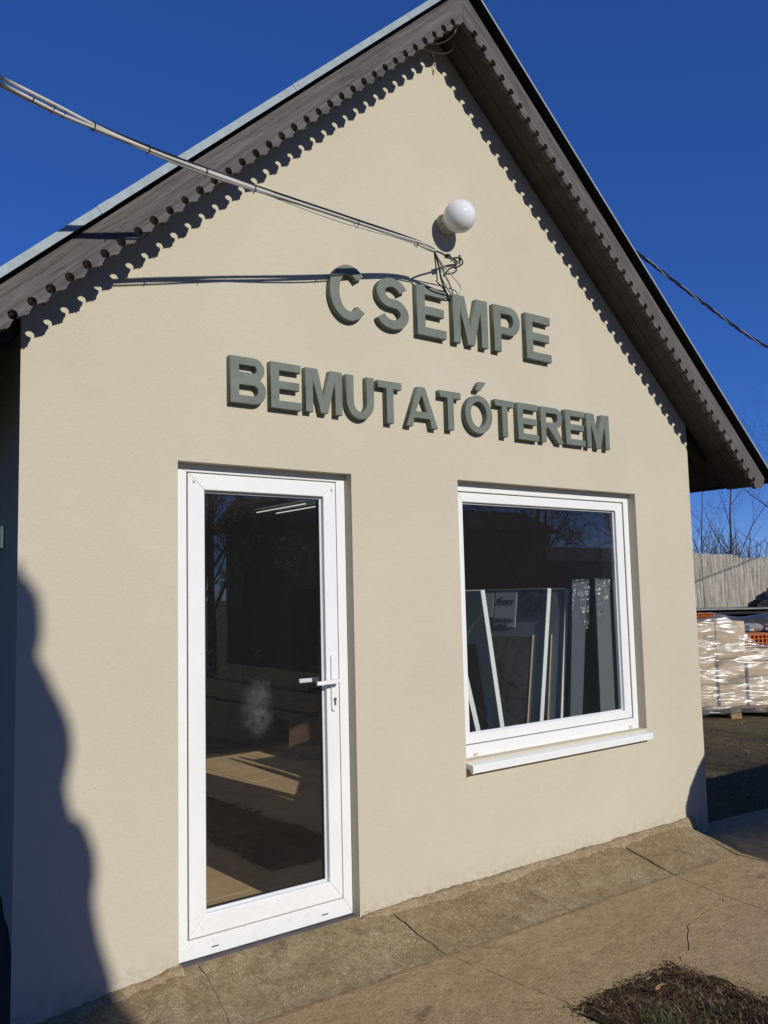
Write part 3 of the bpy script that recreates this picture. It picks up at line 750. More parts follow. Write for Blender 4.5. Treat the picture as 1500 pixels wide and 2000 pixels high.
def curve_mesh(loops, ext, bev):
    cu = bpy.data.curves.new('tmp', 'CURVE'); cu.dimensions = '2D'; cu.fill_mode = 'BOTH'; cu.extrude = ext / 2 - bev; cu.bevel_depth = bev; cu.bevel_resolution = 1; cu.offset = -bev
    for lp in loops:
        s = cu.splines.new('POLY'); s.points.add(len(lp) - 1); s.use_cyclic_u = True
        for p, q in zip(s.points, lp): p.co = (q[0], q[1], 0, 1)
    ob = bpy.data.objects.new('tmp', cu); COL.objects.link(ob)
    me = bpy.data.meshes.new_from_object(ob.evaluated_get(bpy.context.evaluated_depsgraph_get()))
    bpy.data.objects.remove(ob); bpy.data.curves.remove(cu); return me
TL = .036
def letter(ch, x0, x1, z0, z1, parent, rot=0.0):
    me = curve_mesh(glyph(ch, x1 - x0, z1 - z0), TL, .0016)
    o0 = origin(parent)
    for v in me.vertices:
        x, y, z = v.co; c_, s_ = math.cos(rot), math.sin(rot)
        v.co = Vector((x0 + x * c_ - y * s_, -TL / 2 - .0005 - z, z0 + x * s_ + y * c_)) - o0
    me.materials.append(MATS['sign_green'])
    o = bpy.data.objects.new('letter', me); COL.objects.link(o); o.parent = parent; return o
sg = thing('sign_lettering', (1.58, 0, 2.9), 'raised grey-green sign letters reading CSEMPE below the globe lamp', 'sign')
for ch, a, b, z0, z1, r_ in (('C', .785, 1.022, 2.900, 3.178, .01), ('S', 1.066, 1.283, 2.899, 3.170, 0), ('E', 1.339, 1.543, 2.901, 3.173, 0), ('M', 1.596, 1.857, 2.899, 3.171, 0), ('P', 1.906, 2.117, 2.899, 3.171, 0), ('E', 2.168, 2.381, 2.892, 3.168, 0)):
    letter(ch, a, b, z0, z1, sg, r_)
sg2 = thing('sign_lettering', (1.58, 0, 2.4), 'raised grey-green sign letters reading BEMUTATÓTEREM above door and window', 'sign')
for ch, a, b, z0, z1 in (('B', .237, .419, 2.409, 2.624), ('E', .445, .611, 2.406, 2.625), ('M', .635, .845, 2.409, 2.623), ('U', .871, 1.040, 2.405, 2.621), ('T', 1.066, 1.219, 2.401, 2.618), ('A', 1.246, 1.461, 2.401, 2.616), ('T', 1.480, 1.631, 2.405, 2.617), ('O', 1.661, 1.866, 2.408, 2.617), ("'", 1.740, 1.826, 2.647, 2.699), ('T', 1.892, 2.040, 2.405, 2.616), ('E', 2.071, 2.242, 2.403, 2.618), ('R', 2.265, 2.457, 2.406, 2.617), ('E', 2.481, 2.659, 2.408, 2.622), ('M', 2.674, 2.890, 2.405, 2.621)):
    letter(ch, a, b, z0, z1, sg2)

# ------------------------------------------------------------------ globe lamp on the wall
lx, lz = 1.582, 3.572
lamp = thing('wall_lamp', (lx, 0, lz), 'round white glass globe lamp on the gable wall', 'lamp')
m = MB(); m.lathe([(.058, -.002), (.058, .016), (.052, .026), (.046, .030), (.046, .046), (.043, .050)], (lx, 0, lz), (0, -1, 0), 32); m.build('lamp_base', 'lamp_base', lamp, smooth=False, bevel=.002)
m = MB(); pr_ = [(.089 * math.sin(t), .128 - .089 * math.cos(t)) for t in [R(26) + (math.pi - R(26) - .001) * i / 24 for i in range(25)]]
m.lathe(pr_, (lx, 0, lz), (0, -1, 0), 40); m.build('globe', 'lamp_globe', lamp, smooth=True)
for t in (20, 200):
    m = MB(); m.lathe([(.004, 0), (.004, .012)], (lx + .05 * math.cos(R(t)), -.036, lz + .05 * math.sin(R(t))), (math.cos(R(t)), 0, math.sin(R(t))), 8); m.build('screw', 'steel', lamp)

# ------------------------------------------------------------------ cables
def smooth_path(P, n=12):
    P = [Vector(p) for p in P]; out = []
    for i in range(len(P) - 1):
        p0, p1, p2, p3 = P[max(i - 1, 0)], P[i], P[i + 1], P[min(i + 2, len(P) - 1)]
        for k in range(n):
            t = k / n; out.append(.5 * ((2 * p1) + (p2 - p0) * t + (2 * p0 - 5 * p1 + 4 * p2 - p3) * t * t + (3 * p1 - p0 - 3 * p2 + p3) * t ** 3))
    out.append(P[-1]); return out
main = smooth_path([(1.327, -.20, 3.297), (1.148, -.235, 3.292), (.66, -.36, 3.240), (-.06, -.54, 3.168), (-.57, -.70, 3.120), (-.93, -.81, 3.118), (-1.8, -1.08, 3.15), (-4.0, -1.75, 3.35), (-8.0, -3.0, 4.0), (-12.0, -4.25, 4.85)], 16)
cab = thing('overhead_cable', (1.6, 0, 3.3), 'bundle of white and black overhead cables tied together and running to the wall', 'cable')
def along(path, offs):
    out = []
    for i, p in enumerate(path): a, b = offs(i / 16.0); out.append(p + Vector((0, a, b)))
    return out
specs = [('white_cable', .0062, 0, .0), ('white_cable', .0058, 1.9, .6), ('white_cable', .0036, 3.6, 1.3), ('black_cable', .0052, 5.0, 2.2), ('grey_cable', .0038, 2.8, 3.1)]
for q, (mt, r_, ph, sp) in enumerate(specs):
    def off(t, ph=ph, sp=sp, q=q):
        w = .0088 + (.0045 * math.sin(t * 1.3 + sp) + .004 * math.sin(t * 3.1 + q)); w *= .55 + .45 * abs(math.sin(t * math.pi * .5 + .3))
        if q == 3: return (-.002, .0125 + .004 * math.sin(t * 1.1))
        return (w * math.cos(ph + t * .55), w * math.sin(ph + t * .55) - (.012 * max(0, math.sin((t - 1.4) * 2.2)) if q == 2 else 0))
    m = MB(); m.tube(along(main, off), r_, 7); m.build('strand', mt, cab, smooth=True)
for t_ in (14, 30, 44, 50, 58, 66, 72, 74.5, 77, 84):
    i = int(t_); p = main[i]; d = (main[i + 1] - main[i - 1]).normalized(); m = MB()
    a = d.cross(Vector((0, 0, 1))).normalized(); b = d.cross(a); ring = [p + (a * math.cos(2 * math.pi * k / 10) * .0135 + b * math.sin(2 * math.pi * k / 10) * .0150) for k in range(11)]
    m.tube(ring, .0020, 5); rr2 = random.Random(i); m.tube([p + b * .014, p + b * .026 + a * rr2.uniform(-.01, .01) + d * .006], .0016, 4); m.build('cable_tie', 'black_cable', cab)
# drop loop from the hook into the wall behind the letters
loops = [([(1.327, -.20, 3.297), (1.395, -.15, 3.262), (1.45, -.11, 3.215), (1.52, -.07, 3.185), (1.59, -.03, 3.165), (1.615, .004, 3.15)], .0050, 'white_cable'),
         ([(1.330, -.198, 3.295), (1.41, -.15, 3.268), (1.485, -.10, 3.235), (1.555, -.06, 3.205), (1.60, -.03, 3.165), (1.585, .004, 3.145)], .0045, 'grey_cable'),
         ([(1.330, -.196, 3.299), (1.43, -.14, 3.275), (1.53, -.09, 3.255), (1.65, -.04, 3.225), (1.655, -.03, 3.19), (1.62, .004, 3.155)], .0034, 'white_cable'),
         ([(1.325, -.203, 3.295), (1.38, -.17, 3.245), (1.44, -.12, 3.195), (1.51, -.07, 3.165), (1.57, -.03, 3.15), (1.595, .004, 3.14)], .0045, 'black_cable'),
         ([(1.327, -.20, 3.297), (1.36, -.17, 3.25), (1.43, -.10, 3.20), (1.47, -.05, 3.21), (1.53, -.03, 3.19), (1.60, .004, 3.16)], .0036, 'black_cable')]
for P, r_, mt in loops:
    m = MB(); m.tube(smooth_path(P, 8), r_, 7); m.build('strand', mt, cab, smooth=True)
m = MB(); m.tube(smooth_path([(1.327, -.20, 3.297), (1.40, -.16, 3.318), (1.476, -.12, 3.332), (1.56, -.07, 3.355), (1.64, -.03, 3.364), (1.668, .004, 3.362)], 6), .0048, 6)
m.tube(smooth_path([(1.56, -.06, 3.352), (1.645, -.05, 3.378), (1.665, -.05, 3.352), (1.63, -.05, 3.325), (1.575, -.04, 3.305), (1.565, .004, 3.27)], 6), .0045, 6)
m.tube([(1.655, -.035, 3.35), (1.655, -.04, 3.40)], .007, 6); m.obox((1.50, -.11, 3.336), (.016, .008, .004), (-.004, .010, 0), (0, 0, .010)); m.tube([(1.55, -.08, 3.36), (1.55, -.085, 3.325)], .0036, 5); m.tube([(1.57, -.07, 3.358), (1.575, -.075, 3.33)], .0032, 5)
m.build('wall_hook', 'black_cable', cab)
# small wires under the ridge
wir = thing('ridge_wire', (1.6, -.1, 4.6), 'thin loose white wire looping under the peak of the roof', 'wire')
m = MB(); m.tube(smooth_path([(1.555, -.20, 4.640), (1.54, -.17, 4.58), (1.50, -.11, 4.55), (1.44, -.03, 4.565), (1.46, -.025, 4.545), (1.55, -.06, 4.535), (1.60, -.10, 4.56), (1.61, -.10, 4.66)], 8), .0032, 6); m.build('strand', 'white_cable', wir, smooth=True)
m = MB(); m.tube(smooth_path([(1.530, .004, 4.55), (1.530, -.014, 4.52), (1.528, -.012, 4.47), (1.536, -.018, 4.44), (1.540, -.012, 4.50), (1.536, .004, 4.54)], 6), .0028, 5); m.build('loose_end', 'white_cable', wir, smooth=True)
# second cable leaving the roof to the right
c2 = smooth_path([(1.60, .62, 4.96), (3.2, .76, 4.58), (4.58, .90, 4.38), (5.8, 1.04, 4.19), (7.17, 1.20, 4.03), (10, 1.5, 3.93), (13, 1.8, 4.08), (16.2, 2.0, 4.5), (18.8, 2.0, 5.05), (21.5, 2.0, 5.75)], 14)
cab2 = thing('overhead_cable', (4.58, .9, 4.38), 'thin twisted dark cable leaving the roof slope against the sky', 'cable')
for q in range(3):
    m = MB(); m.tube([p + Vector((0, .010 * math.cos(i * .9 + q * 2.1), .010 * math.sin(i * .9 + q * 2.1))) for i, p in enumerate(c2)], .0065, 6); m.build('strand', 'black_cable' if q else 'grey_cable', cab2, smooth=True)
m = MB(); m.lathe([(.025, 0), (.025, .45), (.018, .47)], (1.60, .62, 4.55), (0, 0, 1), 12); m.build('roof_mast', 'steel', cab2)
def pole(x, y, h, lab):
    t = thing('utility_pole', (x, y, -.13), lab, 'pole'); m = MB(); m.lathe([(.14, -.3), (.13, 1), (.10, h), (.02, h + .08)], (x, y, -.13), (0, 0, 1), 14); m.build('post', 'wood_pale', t, smooth=True)
    m = MB(); m.box(x - .05, x + .05, y - .7, y + .7, h - .42, h - .32); m.build('crossarm', 'wood_dark', t)
pole(-12.0, -4.25, 5.3, 'round wooden utility pole carrying the white cable bundle')
pole(21.5, 2.0, 6.2, 'round wooden utility pole in the storage yard carrying the dark cable')

# box fixed on the left side wall
pb = thing('meter_plate', (XL, .25, 1.8), 'small blue-grey plastic box fixed on the shaded side wall', 'box')
m = MB(); m.box(XL - .018, XL + .002, .192, .36, 1.752, 1.842); m.build('cover', 'meter_plate', pb, bevel=.004)
m = MB(); m.box(XL - .0195, XL - .016, .22, .33, 1.762, 1.768); m.build('edge_strip', 'pvc_grey', pb)

# ------------------------------------------------------------------ showroom contents
def text_mesh(txt, size, ext=.001, shear=0):
    cu = bpy.data.curves.new('tmp', 'FONT'); cu.body = txt; cu.size = size; cu.extrude = ext; cu.shear = shear
    ob = bpy.data.objects.new('tmp', cu); COL.objects.link(ob)
    me = bpy.data.meshes.new_from_object(ob.evaluated_get(bpy.context.evaluated_depsgraph_get()))
    bpy.data.objects.remove(ob); bpy.data.curves.remove(cu); return me
def page_board(label, xt, zt, xb_, zb, y0, length, face, header, spread=0.0):
    """upright flip-rack board: near edge towards the window, face towards -x"""
    ex = Vector((xb_ - xt, 0, zb - zt)); z_low = .06; k = (zt - z_low) / (zt - zb); xlow = xt + (xb_ - xt) * k
    t = thing('display_board', (xlow, y0 + length / 2, 0), label, 'display board', 'tile boards standing in the window')
    dirv = Vector((spread, 1, 0)).normalized(); upv = (Vector((xt, 0, zt)) - Vector((xlow, 0, z_low))); H = upv.length; upv.normalize(); nrm = upv.cross(dirv).normalized()
    if nrm.x > 0: nrm = -nrm
    P0 = Vector((xlow, y0, z_low)); TH = .022
    def pt(u, v, w): return P0 + dirv * u + upv * v + nrm * w
    def panel(name, mat, u0, u1, v0, v1, w0, w1):
        m = MB(); P = [pt(u, v, w) for w in (w0, w1) for u, v in ((u0, v0), (u1, v0), (u1, v1), (u0, v1))]
        m.add(P, [(0, 1, 2, 3), (7, 6, 5, 4), (0, 4, 5, 1), (1, 5, 6, 2), (2, 6, 7, 3), (3, 7, 4, 0)]); return m.build(name, mat, t)
    panel('panel', 'board_face', .002, length, 0, H - .004, 0, TH)
    panel('edge_strip', 'board_edge', -.004, .002, 0, H, -.004, TH + .006)
    panel('edge_strip', 'board_edge', .002, length, H - .004, H, -.004, TH + .006)
    if face == 'stone_tile':
        nc, nr = 2, 3; U0, U1, V0, V1 = .10, length - .06, .05, H - .30
        for i in range(nc):
            for j in range(nr):
                du, dv = (U1 - U0) / nc, (V1 - V0) / nr
                panel('tile', face, U0 + i * du + .002, U0 + (i + 1) * du - .002, V0 + j * dv + .002, V0 + (j + 1) * dv - .002, TH + .0005, TH + .009)
        panel('trim', 'tan_strip', U0 - .009, U0 - .003, V0, V1 + .01, TH + .0005, TH + .010)
    else:
        panel('tile', face, .11, length - .06, .05, H - .32, TH + .0005, TH + .009)
    if header:
        panel('photo_panel', 'photo_print', .04, .215, H - .19, H - .012, TH + .0005, TH + .003)
        panel('label', 'label_white', .25, .435, H - .245, H - .012, TH + .0005, TH + .003)
        panel('photo_panel', 'label_white', .45, .55, H - .18, H - .02, TH + .0005, TH + .003)
        for txt, sz, u, v, sh in header:
            me = text_mesh(txt, sz, .0006, sh); o0 = origin(t)
            for vv in me.vertices: vv.co = pt(u - vv.co.x, v + vv.co.y, TH + .0045 + vv.co.z) - o0
            me.materials.append(MATS['ink']); o = bpy.data.objects.new('lettering', me); COL.objects.link(o); o.parent = t
    return t
page_board('tilted sample board at the window frame showing a plain pale edge', 1.70, 1.545, 1.91, .745, .20, .75, 'brown_tile', None, .05)
page_board('tilted sample board with brown panel and pale edge leaning in window', 1.978, 1.546, 2.10, .74, .20, .75, 'brown_tile', [], .0)
page_board('stone tile sample board printed BOTTEGA behind the window', 2.545, 1.544, 2.427, .746, .20, .78, 'stone_tile', [('Fiore', .066, .415, 1.402, .3), ('BOTTEGA', .036, .425, 1.288, 0), ('TUMBLED', .026, .425, 1.258, 0)], -.04)
page_board('dark stone sample board with pale edge next to the filmed panels', 2.71, 1.541, 2.61, .742, .20, .78, 'stone_tile', [], -.12)
def flat_board(label, pts, mat, y, film):
    (xa, za), (xb_, zb), (xc, zc), (xd, zd) = pts     # top-left, top-right, bottom-right, bottom-left at window level
    k = (za - .06) / (za - zd)
    bl = (xa + (xd - xa) * k, .06); br = (xb_ + (xc - xb_) * k, .06)
    t = thing('display_board', ((bl[0] + br[0]) / 2, y, 0), label, 'display board', 'tile boards standing in the window')
    m = MB(); m.prism([(xa, y, za), (xb_, y, zb), (br[0], y, br[1]), (bl[0], y, bl[1])], (0, .014, 0)); m.build('panel', mat, t)
    m = MB(); n = 26; q = 9; rr = random.Random(int(xa * 100))
    for j in range(q + 1):
        for i in range(n + 1):
            s = i / n; tt = j / q; x = xa - .012 + (xb_ - xa + .024) * s + (xd - xa) * tt * .28; z = max(za, zb) + .012 - tt * (.05 + film * abs(math.sin(s * 3.1 + xa * 9)) ** 1.5)
            yy = y - .004 - .012 * abs(noise.noise((x * 30, z * 9, 2))) - .004 * rr.random()
            m.v.append(Vector((x, yy, z + .008 * noise.noise((x * 40, 3, 1)))))
    for j in range(q):
        for i in range(n): m.f.append((j * (n + 1) + i, j * (n + 1) + i + 1, (j + 1) * (n + 1) + i + 1, (j + 1) * (n + 1) + i))
    m.build('plastic_film', 'film_thin', t)
    return t
flat_board('narrow grey board with crumpled plastic film over its top', [(2.680, 1.567), (2.817, 1.585), (2.718, .77), (2.606, .77)], 'board_dark', .135, .26)
flat_board('wide grey board with hanging plastic film near the window edge', [(2.895, 1.59), (3.10, 1.588), (3.09, .76), (2.890, .77)], 'panel_grey', .135, .22)
sunblk = thing('sun_blocker', (2.4, 1.03, 0), 'added dark panel behind the boards shaping the sun band on the floor', 'rack')
m = MB(); m.prism([(1.45, 1.02, .01), (3.30, 1.02, .01), (3.30, 1.02, 1.40), (2.60, 1.02, 1.40), (2.58, 1.02, .98), (1.99, 1.02, .60), (1.97, 1.02, 1.40), (1.45, 1.02, 1.40)], (0, .03, 0)); m.build('back_panel', 'board_black', sunblk)  # made-up panel, notched top lets one sun band reach the floor
for x in (1.56, 3.19):
    m = MB(); m.box(x, x + .05, .35, 1.02, .01, .06); m.build('foot', 'board_black', sunblk)
# boards and shelves further back in the room
def lean_board(x, y, w, h, rz, mat, label, tilt=.12, n=2):
    t = thing('tile_panel', (x, y, .01), label, 'tile panel', 'tile panels standing in the showroom')
    c, s = math.cos(rz), math.sin(rz); ex = Vector((c, s, 0)); ey = Vector((-s, c, 0)); up = Vector((0, 0, 1)) * math.cos(tilt) + ey * math.sin(tilt); nn = ex.cross(up).normalized()
    b = Vector((x, y, .01)); m = MB(); m.obox(b + up * h / 2 + nn * -.015, ex * w / 2, up * h / 2, nn * .012); m.build('backing', 'board_black', t)
    for i in range(n):
        for j in range(3):
            m = MB(); m.obox(b + up * (h * (j + .5) / 3) + ex * (w * ((i + .5) / n - .5)), ex * (w / n / 2 - .006), up * (h / 6 - .006), nn * .005); m.build('tile', mat, t)
lean_board(3.0, 3.5, .7, 1.6, R(-52), 'brown_tile', 'tall dark brown tile panel standing by the right showroom wall')
lean_board(1.35, 4.7, .9, 1.9, R(-20), 'stone_tile', 'tall grey stone tile panel at the back of the showroom')
lean_board(2.3, 5.0, .8, 1.8, R(-35), 'brown_tile', 'brown tile panel leaning near the rear of the showroom')
lean_board(.35, 5.4, 1.0, 1.9, R(5), 'brown_tile', 'wide brown tile panel standing against the back wall')
lf = thing('ceiling_light', (2.75, 4.0, 2.44), 'twin fluorescent tube light on the showroom ceiling', 'light')
m = MB(); m.box(2.62, 2.92, 3.15, 4.4, 2.40, 2.449); m.build('housing', 'room_ceiling', lf)
for x in (2.66, 2.88):
    m = MB(); m.tube([(x, 3.2, 2.37), (x, 4.1, 2.37)], .0055, 8); m.build('tube', 'tube_light', lf)

# ------------------------------------------------------------------ bare trees
def tree(name, label, x, y, h, seed, lean=(0, 0), dens=1.0, levels=4, group=None, spread=.55, r0=None, split=.35, zb=-.15, rmin=.0026):
    rr = random.Random(seed); t = thing(name, (x, y, zb), label, 'tree', group); tr, cr = MB(), MB()
    r0 = r0 or h * .012
    def branch(p, d, L, r, lev, mb):
        n = 6 if lev == 0 else 4 if lev < 3 else 3; P = [p.copy()]; rs = [r]; q = p.copy(); dd = d.copy(); pts = []
        for i in range(n):
            dd = (dd + Vector((rr.gauss(0, .10), rr.gauss(0, .10), rr.gauss(.035, .05))) * (1 if lev else .55)).normalized(); q = q + dd * (L / n); P.append(q.copy()); rs.append(r * (1 - .80 * (i + 1) / n)); pts.append((q.copy(), dd.copy(), r * (1 - .80 * (i + 1) / n), (i + 1) / n))
        mb.tube(P, rs, 8 if lev == 0 else 5 if lev == 1 else 3, cap=False)
        if lev >= levels: return
        k = int((7 if lev == 0 else 5.5 if lev == 1 else 4.5) * dens + rr.random())
        for j in range(k):
            f = split + (1 - split) * (j + rr.random()) / k if lev == 0 else .15 + .85 * (j + rr.random()) / k
            i = min(n - 1, int(f * n)); a, b = P[i], P[i + 1]; s = f * n - i; bp = a.lerp(b, min(1, s)); br = (rs[i] * (1 - s) + rs[i + 1] * s)
            ax = (P[i + 1] - P[i]).normalized(); az = rr.uniform(0, 6.283); o1 = ax.orthogonal().normalized(); o2 = ax.cross(o1)
            side = o1 * math.cos(az) + o2 * math.sin(az); ang = spread * rr.uniform(.7, 1.45)
            nd = (ax * math.cos(ang) + side * math.sin(ang)).normalized()
            branch(bp, nd, L * rr.uniform(.40, .68) * (1.05 - .35 * f), max(rmin, br * rr.uniform(.38, .6)), lev + 1, cr)
    branch(Vector((x, y, zb)), Vector((lean[0], lean[1], 1)).normalized(), h * .82, r0, 0, tr)
    tr.build('trunk', 'bark', t, smooth=True, fix=False); cr.build('crown', 'twig', t, fix=False); return t
G1 = 'bare trees beyond the corrugated fence'
tree('bare_tree', 'slender bare tree with straight trunk rising behind the fence', 27.4, 14.0, 8.2, 3, (.05, 0), .75, 4, G1, .62, .062, .18)
tree('bare_tree', 'leaning bare sapling beside the house corner beyond the fence', 25.2, 14.0, 6.6, 9, (.20, -.02), .7, 4, G1, .5, .05, .25)
tree('bare_tree', 'wide branching bare tree at the far end of the fence', 30.6, 13.0, 9.8, 14, (-.06, 0), .95, 4, G1, .7, .085, .2)
tree('bare_tree', 'tall distant bare tree with top showing above the roof verge', 37.0, 15.5, 12.4, 23, (.02, 0), .9, 4, G1, .6, .13, .3)
# brushwood behind the fence
mb = MB(); rr = random.Random(40)
for i in range(900):
    x = rr.uniform(19, 44); y = rr.uniform(10.5, 17) ; h = rr.uniform(2.3, 4.0) * (.85 + .35 * noise.noise((x * .5, y * .5, 0))); d = Vector((rr.gauss(0, .22), rr.gauss(0, .22), 1)); p = Vector((x, y, -.13))
    P = [p, p + d * h * .5 + Vector((rr.gauss(0, .1), rr.gauss(0, .1), 0)), p + d * h]; mb.tube(P, [.016, .011, .005], 3, cap=False)
    for j in range(5):
        f = rr.uniform(.45, .95); q = P[0].lerp(P[2], f); e = q + Vector((rr.gauss(0, .28), rr.gauss(0, .28), rr.uniform(.15, .6))); mb.tube([q, e], [.009, .004], 3, cap=False)
tag(mb.build('brushwood', 'brush', fix=False), 'thicket of bare brushwood showing above the corrugated fence', 'brushwood', kind='stuff')

# ------------------------------------------------------------------ corrugated fence
fence = thing('corrugated_fence', (17, 8, -.13), 'weathered grey corrugated fibre cement fence closing the yard', 'fence')
def sheet(x0, w, zt, tilt, yo, sd):
    m = MB(); n = int(w / .13 * 10); rr = random.Random(sd)
    for s_ in (0, 1):
        for j in range(2):
            for i in range(n + 1):
                u = w * i / n; y = 8.0 + yo + .026 * math.cos(2 * math.pi * u / .1335) + s_ * .008; z = -.1 if j == 0 else zt + .012 * noise.noise((u * 3, sd, 0))
                m.v.append(Vector((x0 + u + (z * tilt), y + (.02 * z), z)))
    K = n + 1
    for i in range(n):
        m.f.append((i, i + 1, K + i + 1, K + i)); m.f.append((3 * K + i, 3 * K + i + 1, 2 * K + i + 1, 2 * K + i)); m.f.append((K + i, K + i + 1, 3 * K + i + 1, 3 * K + i))
    m.f.append((n, 2 * K + n, 3 * K + n, K + n)); m.f.append((0, K, 3 * K, 2 * K))
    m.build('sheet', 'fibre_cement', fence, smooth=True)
xx = 12.1; ws = [1.10, 1.10, 1.12, .96, 1.27, .30, 1.10, 1.10, 1.1, 1.1, 1.1, 1.1]; zz = [2.30, 2.31, 2.29, 2.30, 2.285, 2.26, 2.205, 2.24, 2.22, 2.25, 2.2, 2.24]; tl = [0, 0, 0, 0, 0, -.05, -.045, -.03, 0, 0, .01, 0]
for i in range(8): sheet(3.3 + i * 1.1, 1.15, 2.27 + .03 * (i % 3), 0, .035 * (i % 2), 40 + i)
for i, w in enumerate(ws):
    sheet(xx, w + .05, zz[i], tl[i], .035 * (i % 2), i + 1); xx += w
for i in range(11):
    m = MB(); x = 3.9 + i * 2.1; m.box(x, x + .1, 8.14, 8.24, -.3, 2.1); m.build('post', 'fence_post', fence)
for z in (.6, 1.7):
    m = MB(); m.box(3.3, 25.0, 8.10, 8.14, z, z + .08); m.build('rail', 'fence_post', fence)

# ------------------------------------------------------------------ storage yard goods
def frame(e1):
    e1 = Vector((e1[0], e1[1], 0)).normalized(); return e1, Vector((-e1.y, e1.x, 0))
def pallet_parts(t, O, e1, e2, w, d):
    up = Vector((0, 0, 1))
    for i in range(5):
        m = MB(); m.obox(O + e1 * w / 2 + e2 * (d * (i + .5) / 5) + up * .133, e1 * w / 2, e2 * d / 12, up * .011); m.build('deck_board', 'wood_pale', t)
    for i in range(3):
        for j in range(3):
            m = MB(); m.obox(O + e1 * (.07 + (w - .14) * i / 2) + e2 * (.06 + (d - .12) * j / 2) + up * .071, e1 * .07, e2 * .05, up * .049); m.build('block', 'wood_pale', t)
        m = MB(); m.obox(O + e1 * (.07 + (w - .14) * i / 2) + e2 * d / 2 + up * .011, e1 * .07, e2 * d / 2, up * .011); m.build('bottom_board', 'wood_pale', t)
GZ = -.115
e1, e2 = frame((.86, -.51))
O = Vector((8.13, 3.02, GZ))
t = thing('loading_pallet', O + e1 * .6 + e2 * .5, 'wooden pallet under the plastic wrapped load', 'pallet'); pallet_parts(t, O, e1, e2, 1.2, 1.0)
ld = thing('wrapped_load', O + e1 * .6 + e2 * .5 + Vector((0, 0, .145)), 'stack of tan cartons wrapped in shiny clear plastic film', 'wrapped pallet')
rr = random.Random(5)
rows = [.145, .42, .70, .96]
for k in range(4):
    for i in range(3):
        for j in range(2):
            if k == 3 and i == 2: continue
            hh = .27 if k < 3 else .24
            if k == 2 and i == 2: hh = .15
            c = O + e1 * (.21 + .39 * i + rr.uniform(-.008, .008)) + e2 * (.27 + .46 * j) + Vector((0, 0, rows[k] + hh / 2 + .004))
            m = MB(); m.obox(c, e1 * .193, e2 * .226, Vector((0, 0, hh / 2 - .001))); m.build('carton', 'cardboard', ld, bevel=.006)
for i in (0, 1):
    m = MB(); m.obox(O + e1 * (.40 + .39 * i) + e2 * .028 + Vector((0, 0, .42)), e1 * .011, e2 * .004, Vector((0, 0, .26))); m.build('strap', 'strap', ld)
# film hull
def hull(O, e1, e2, w, d, zfun, z0, sd, amp, n=150, q=70):
    m = MB(); per = []
    tot = 2 * (w + d)
    for i in range(n):
        s = i / n * tot
        if s < w: p = (s, 0)
        elif s < w + d: p = (w, s - w)
        elif s < 2 * w + d: p = (2 * w + d - s, d)
        else: p = (0, tot - s)
        cx, cy = p[0] - w / 2, p[1] - d / 2; k = 1 / max((abs(cx / (w / 2)) ** 7 + abs(cy / (d / 2)) ** 7) ** (1 / 7), 1e-6)
        per.append((cx * k, cy * k))
    for j in range(q + 1):
        f = j / q
        for i, (cx, cy) in enumerate(per):
            zt = zfun(cx / w + .5)
            if f < .84:
                z = z0 + (zt - z0) * f / .84; r = 1 + .03 * math.sin(f * 3)
                if f < .08: r = .96 + .5 * f
            else: z = zt + .03 * math.sin((f - .84) / .16 * 1.57); r = 1 - (f - .84) / .16 * .98
            zt2 = zfun(cx * r / w + .5)
            if f >= .84: z = zt2 + .03 * math.sin((f - .84) / .16 * 1.57)
            px, py = cx * r, cy * r
            nz = noise.noise((px * 3 + sd, py * 3, z * 9)) + .25 * noise.noise((px * 7, py * 7 + sd, z * 20)) + .4 * abs(noise.noise((px * 2 + z * 5, py * 2, z * 9 - px * 4)))
            o = Vector((cx, cy, 0)).normalized() * amp * nz
            P = O + e1 * (w / 2 + px + o.x) + e2 * (d / 2 + py + o.y); m.v.append(Vector((P.x, P.y, O.z + z + .018 * noise.noise((px * 8, py * 8, 4 + sd)))))
    for j in range(q):
        for i in range(n): m.f.append((j * n + i, j * n + (i + 1) % n, (j + 1) * n + (i + 1) % n, (j + 1) * n + i))
    return m
hull(O - e1 * .04 - e2 * .04, e1, e2, 1.28, 1.08, lambda s: 1.27 - .02 * math.sin(s * 8) - (0 if s < .45 else .36 * min(1, (s - .45) / .3)), .07, 2, .032).build('plastic_film', 'film', ld, smooth=True)
# hollow clay bricks
def brick_mesh(name, L, H, D):
    m = MB(); nx, nz = 7, 3; tk = .012
    # front and back grids with open cells, outer shell
    xs_ = [-L / 2 + i * L / nx for i in range(nx + 1)]; zs_ = [i * H / nz for i in range(nz + 1)]
    for x in xs_: m.box(x - tk / 2, x + tk / 2, -D / 2, D / 2, 0, H)
    for z in zs_: m.box(-L / 2, L / 2, -D / 2 + .001, D / 2 - .001, z - tk / 2, z + tk / 2)
    m.box(-L / 2 + .005, L / 2 - .005, D / 2 - .06, D / 2 - .04, 0, H); return m.build(name, 'clay', None)
bp = brick_mesh('hollow_brick', .38, .24, .25)
tag(bp, 'hollow orange clay brick lying on the wrapped load at its low end', 'brick')
def set_obj(o, P, e1, roll=0): o.location = P; o.rotation_euler = (roll, 0, math.atan2(e1.y, e1.x))
set_obj(bp, O + e1 * 1.00 + e2 * .16 + Vector((0, 0, .875)), e1); bp.scale = (1, 1, .62)
b2 = bp.copy(); COL.objects.link(b2); tag(b2, 'hollow orange clay brick standing on the high end of the wrapped load', 'brick'); set_obj(b2, O + e1 * .30 + e2 * .20 + Vector((0, 0, 1.215)), e1); b2.scale = (.6, 1, .40)
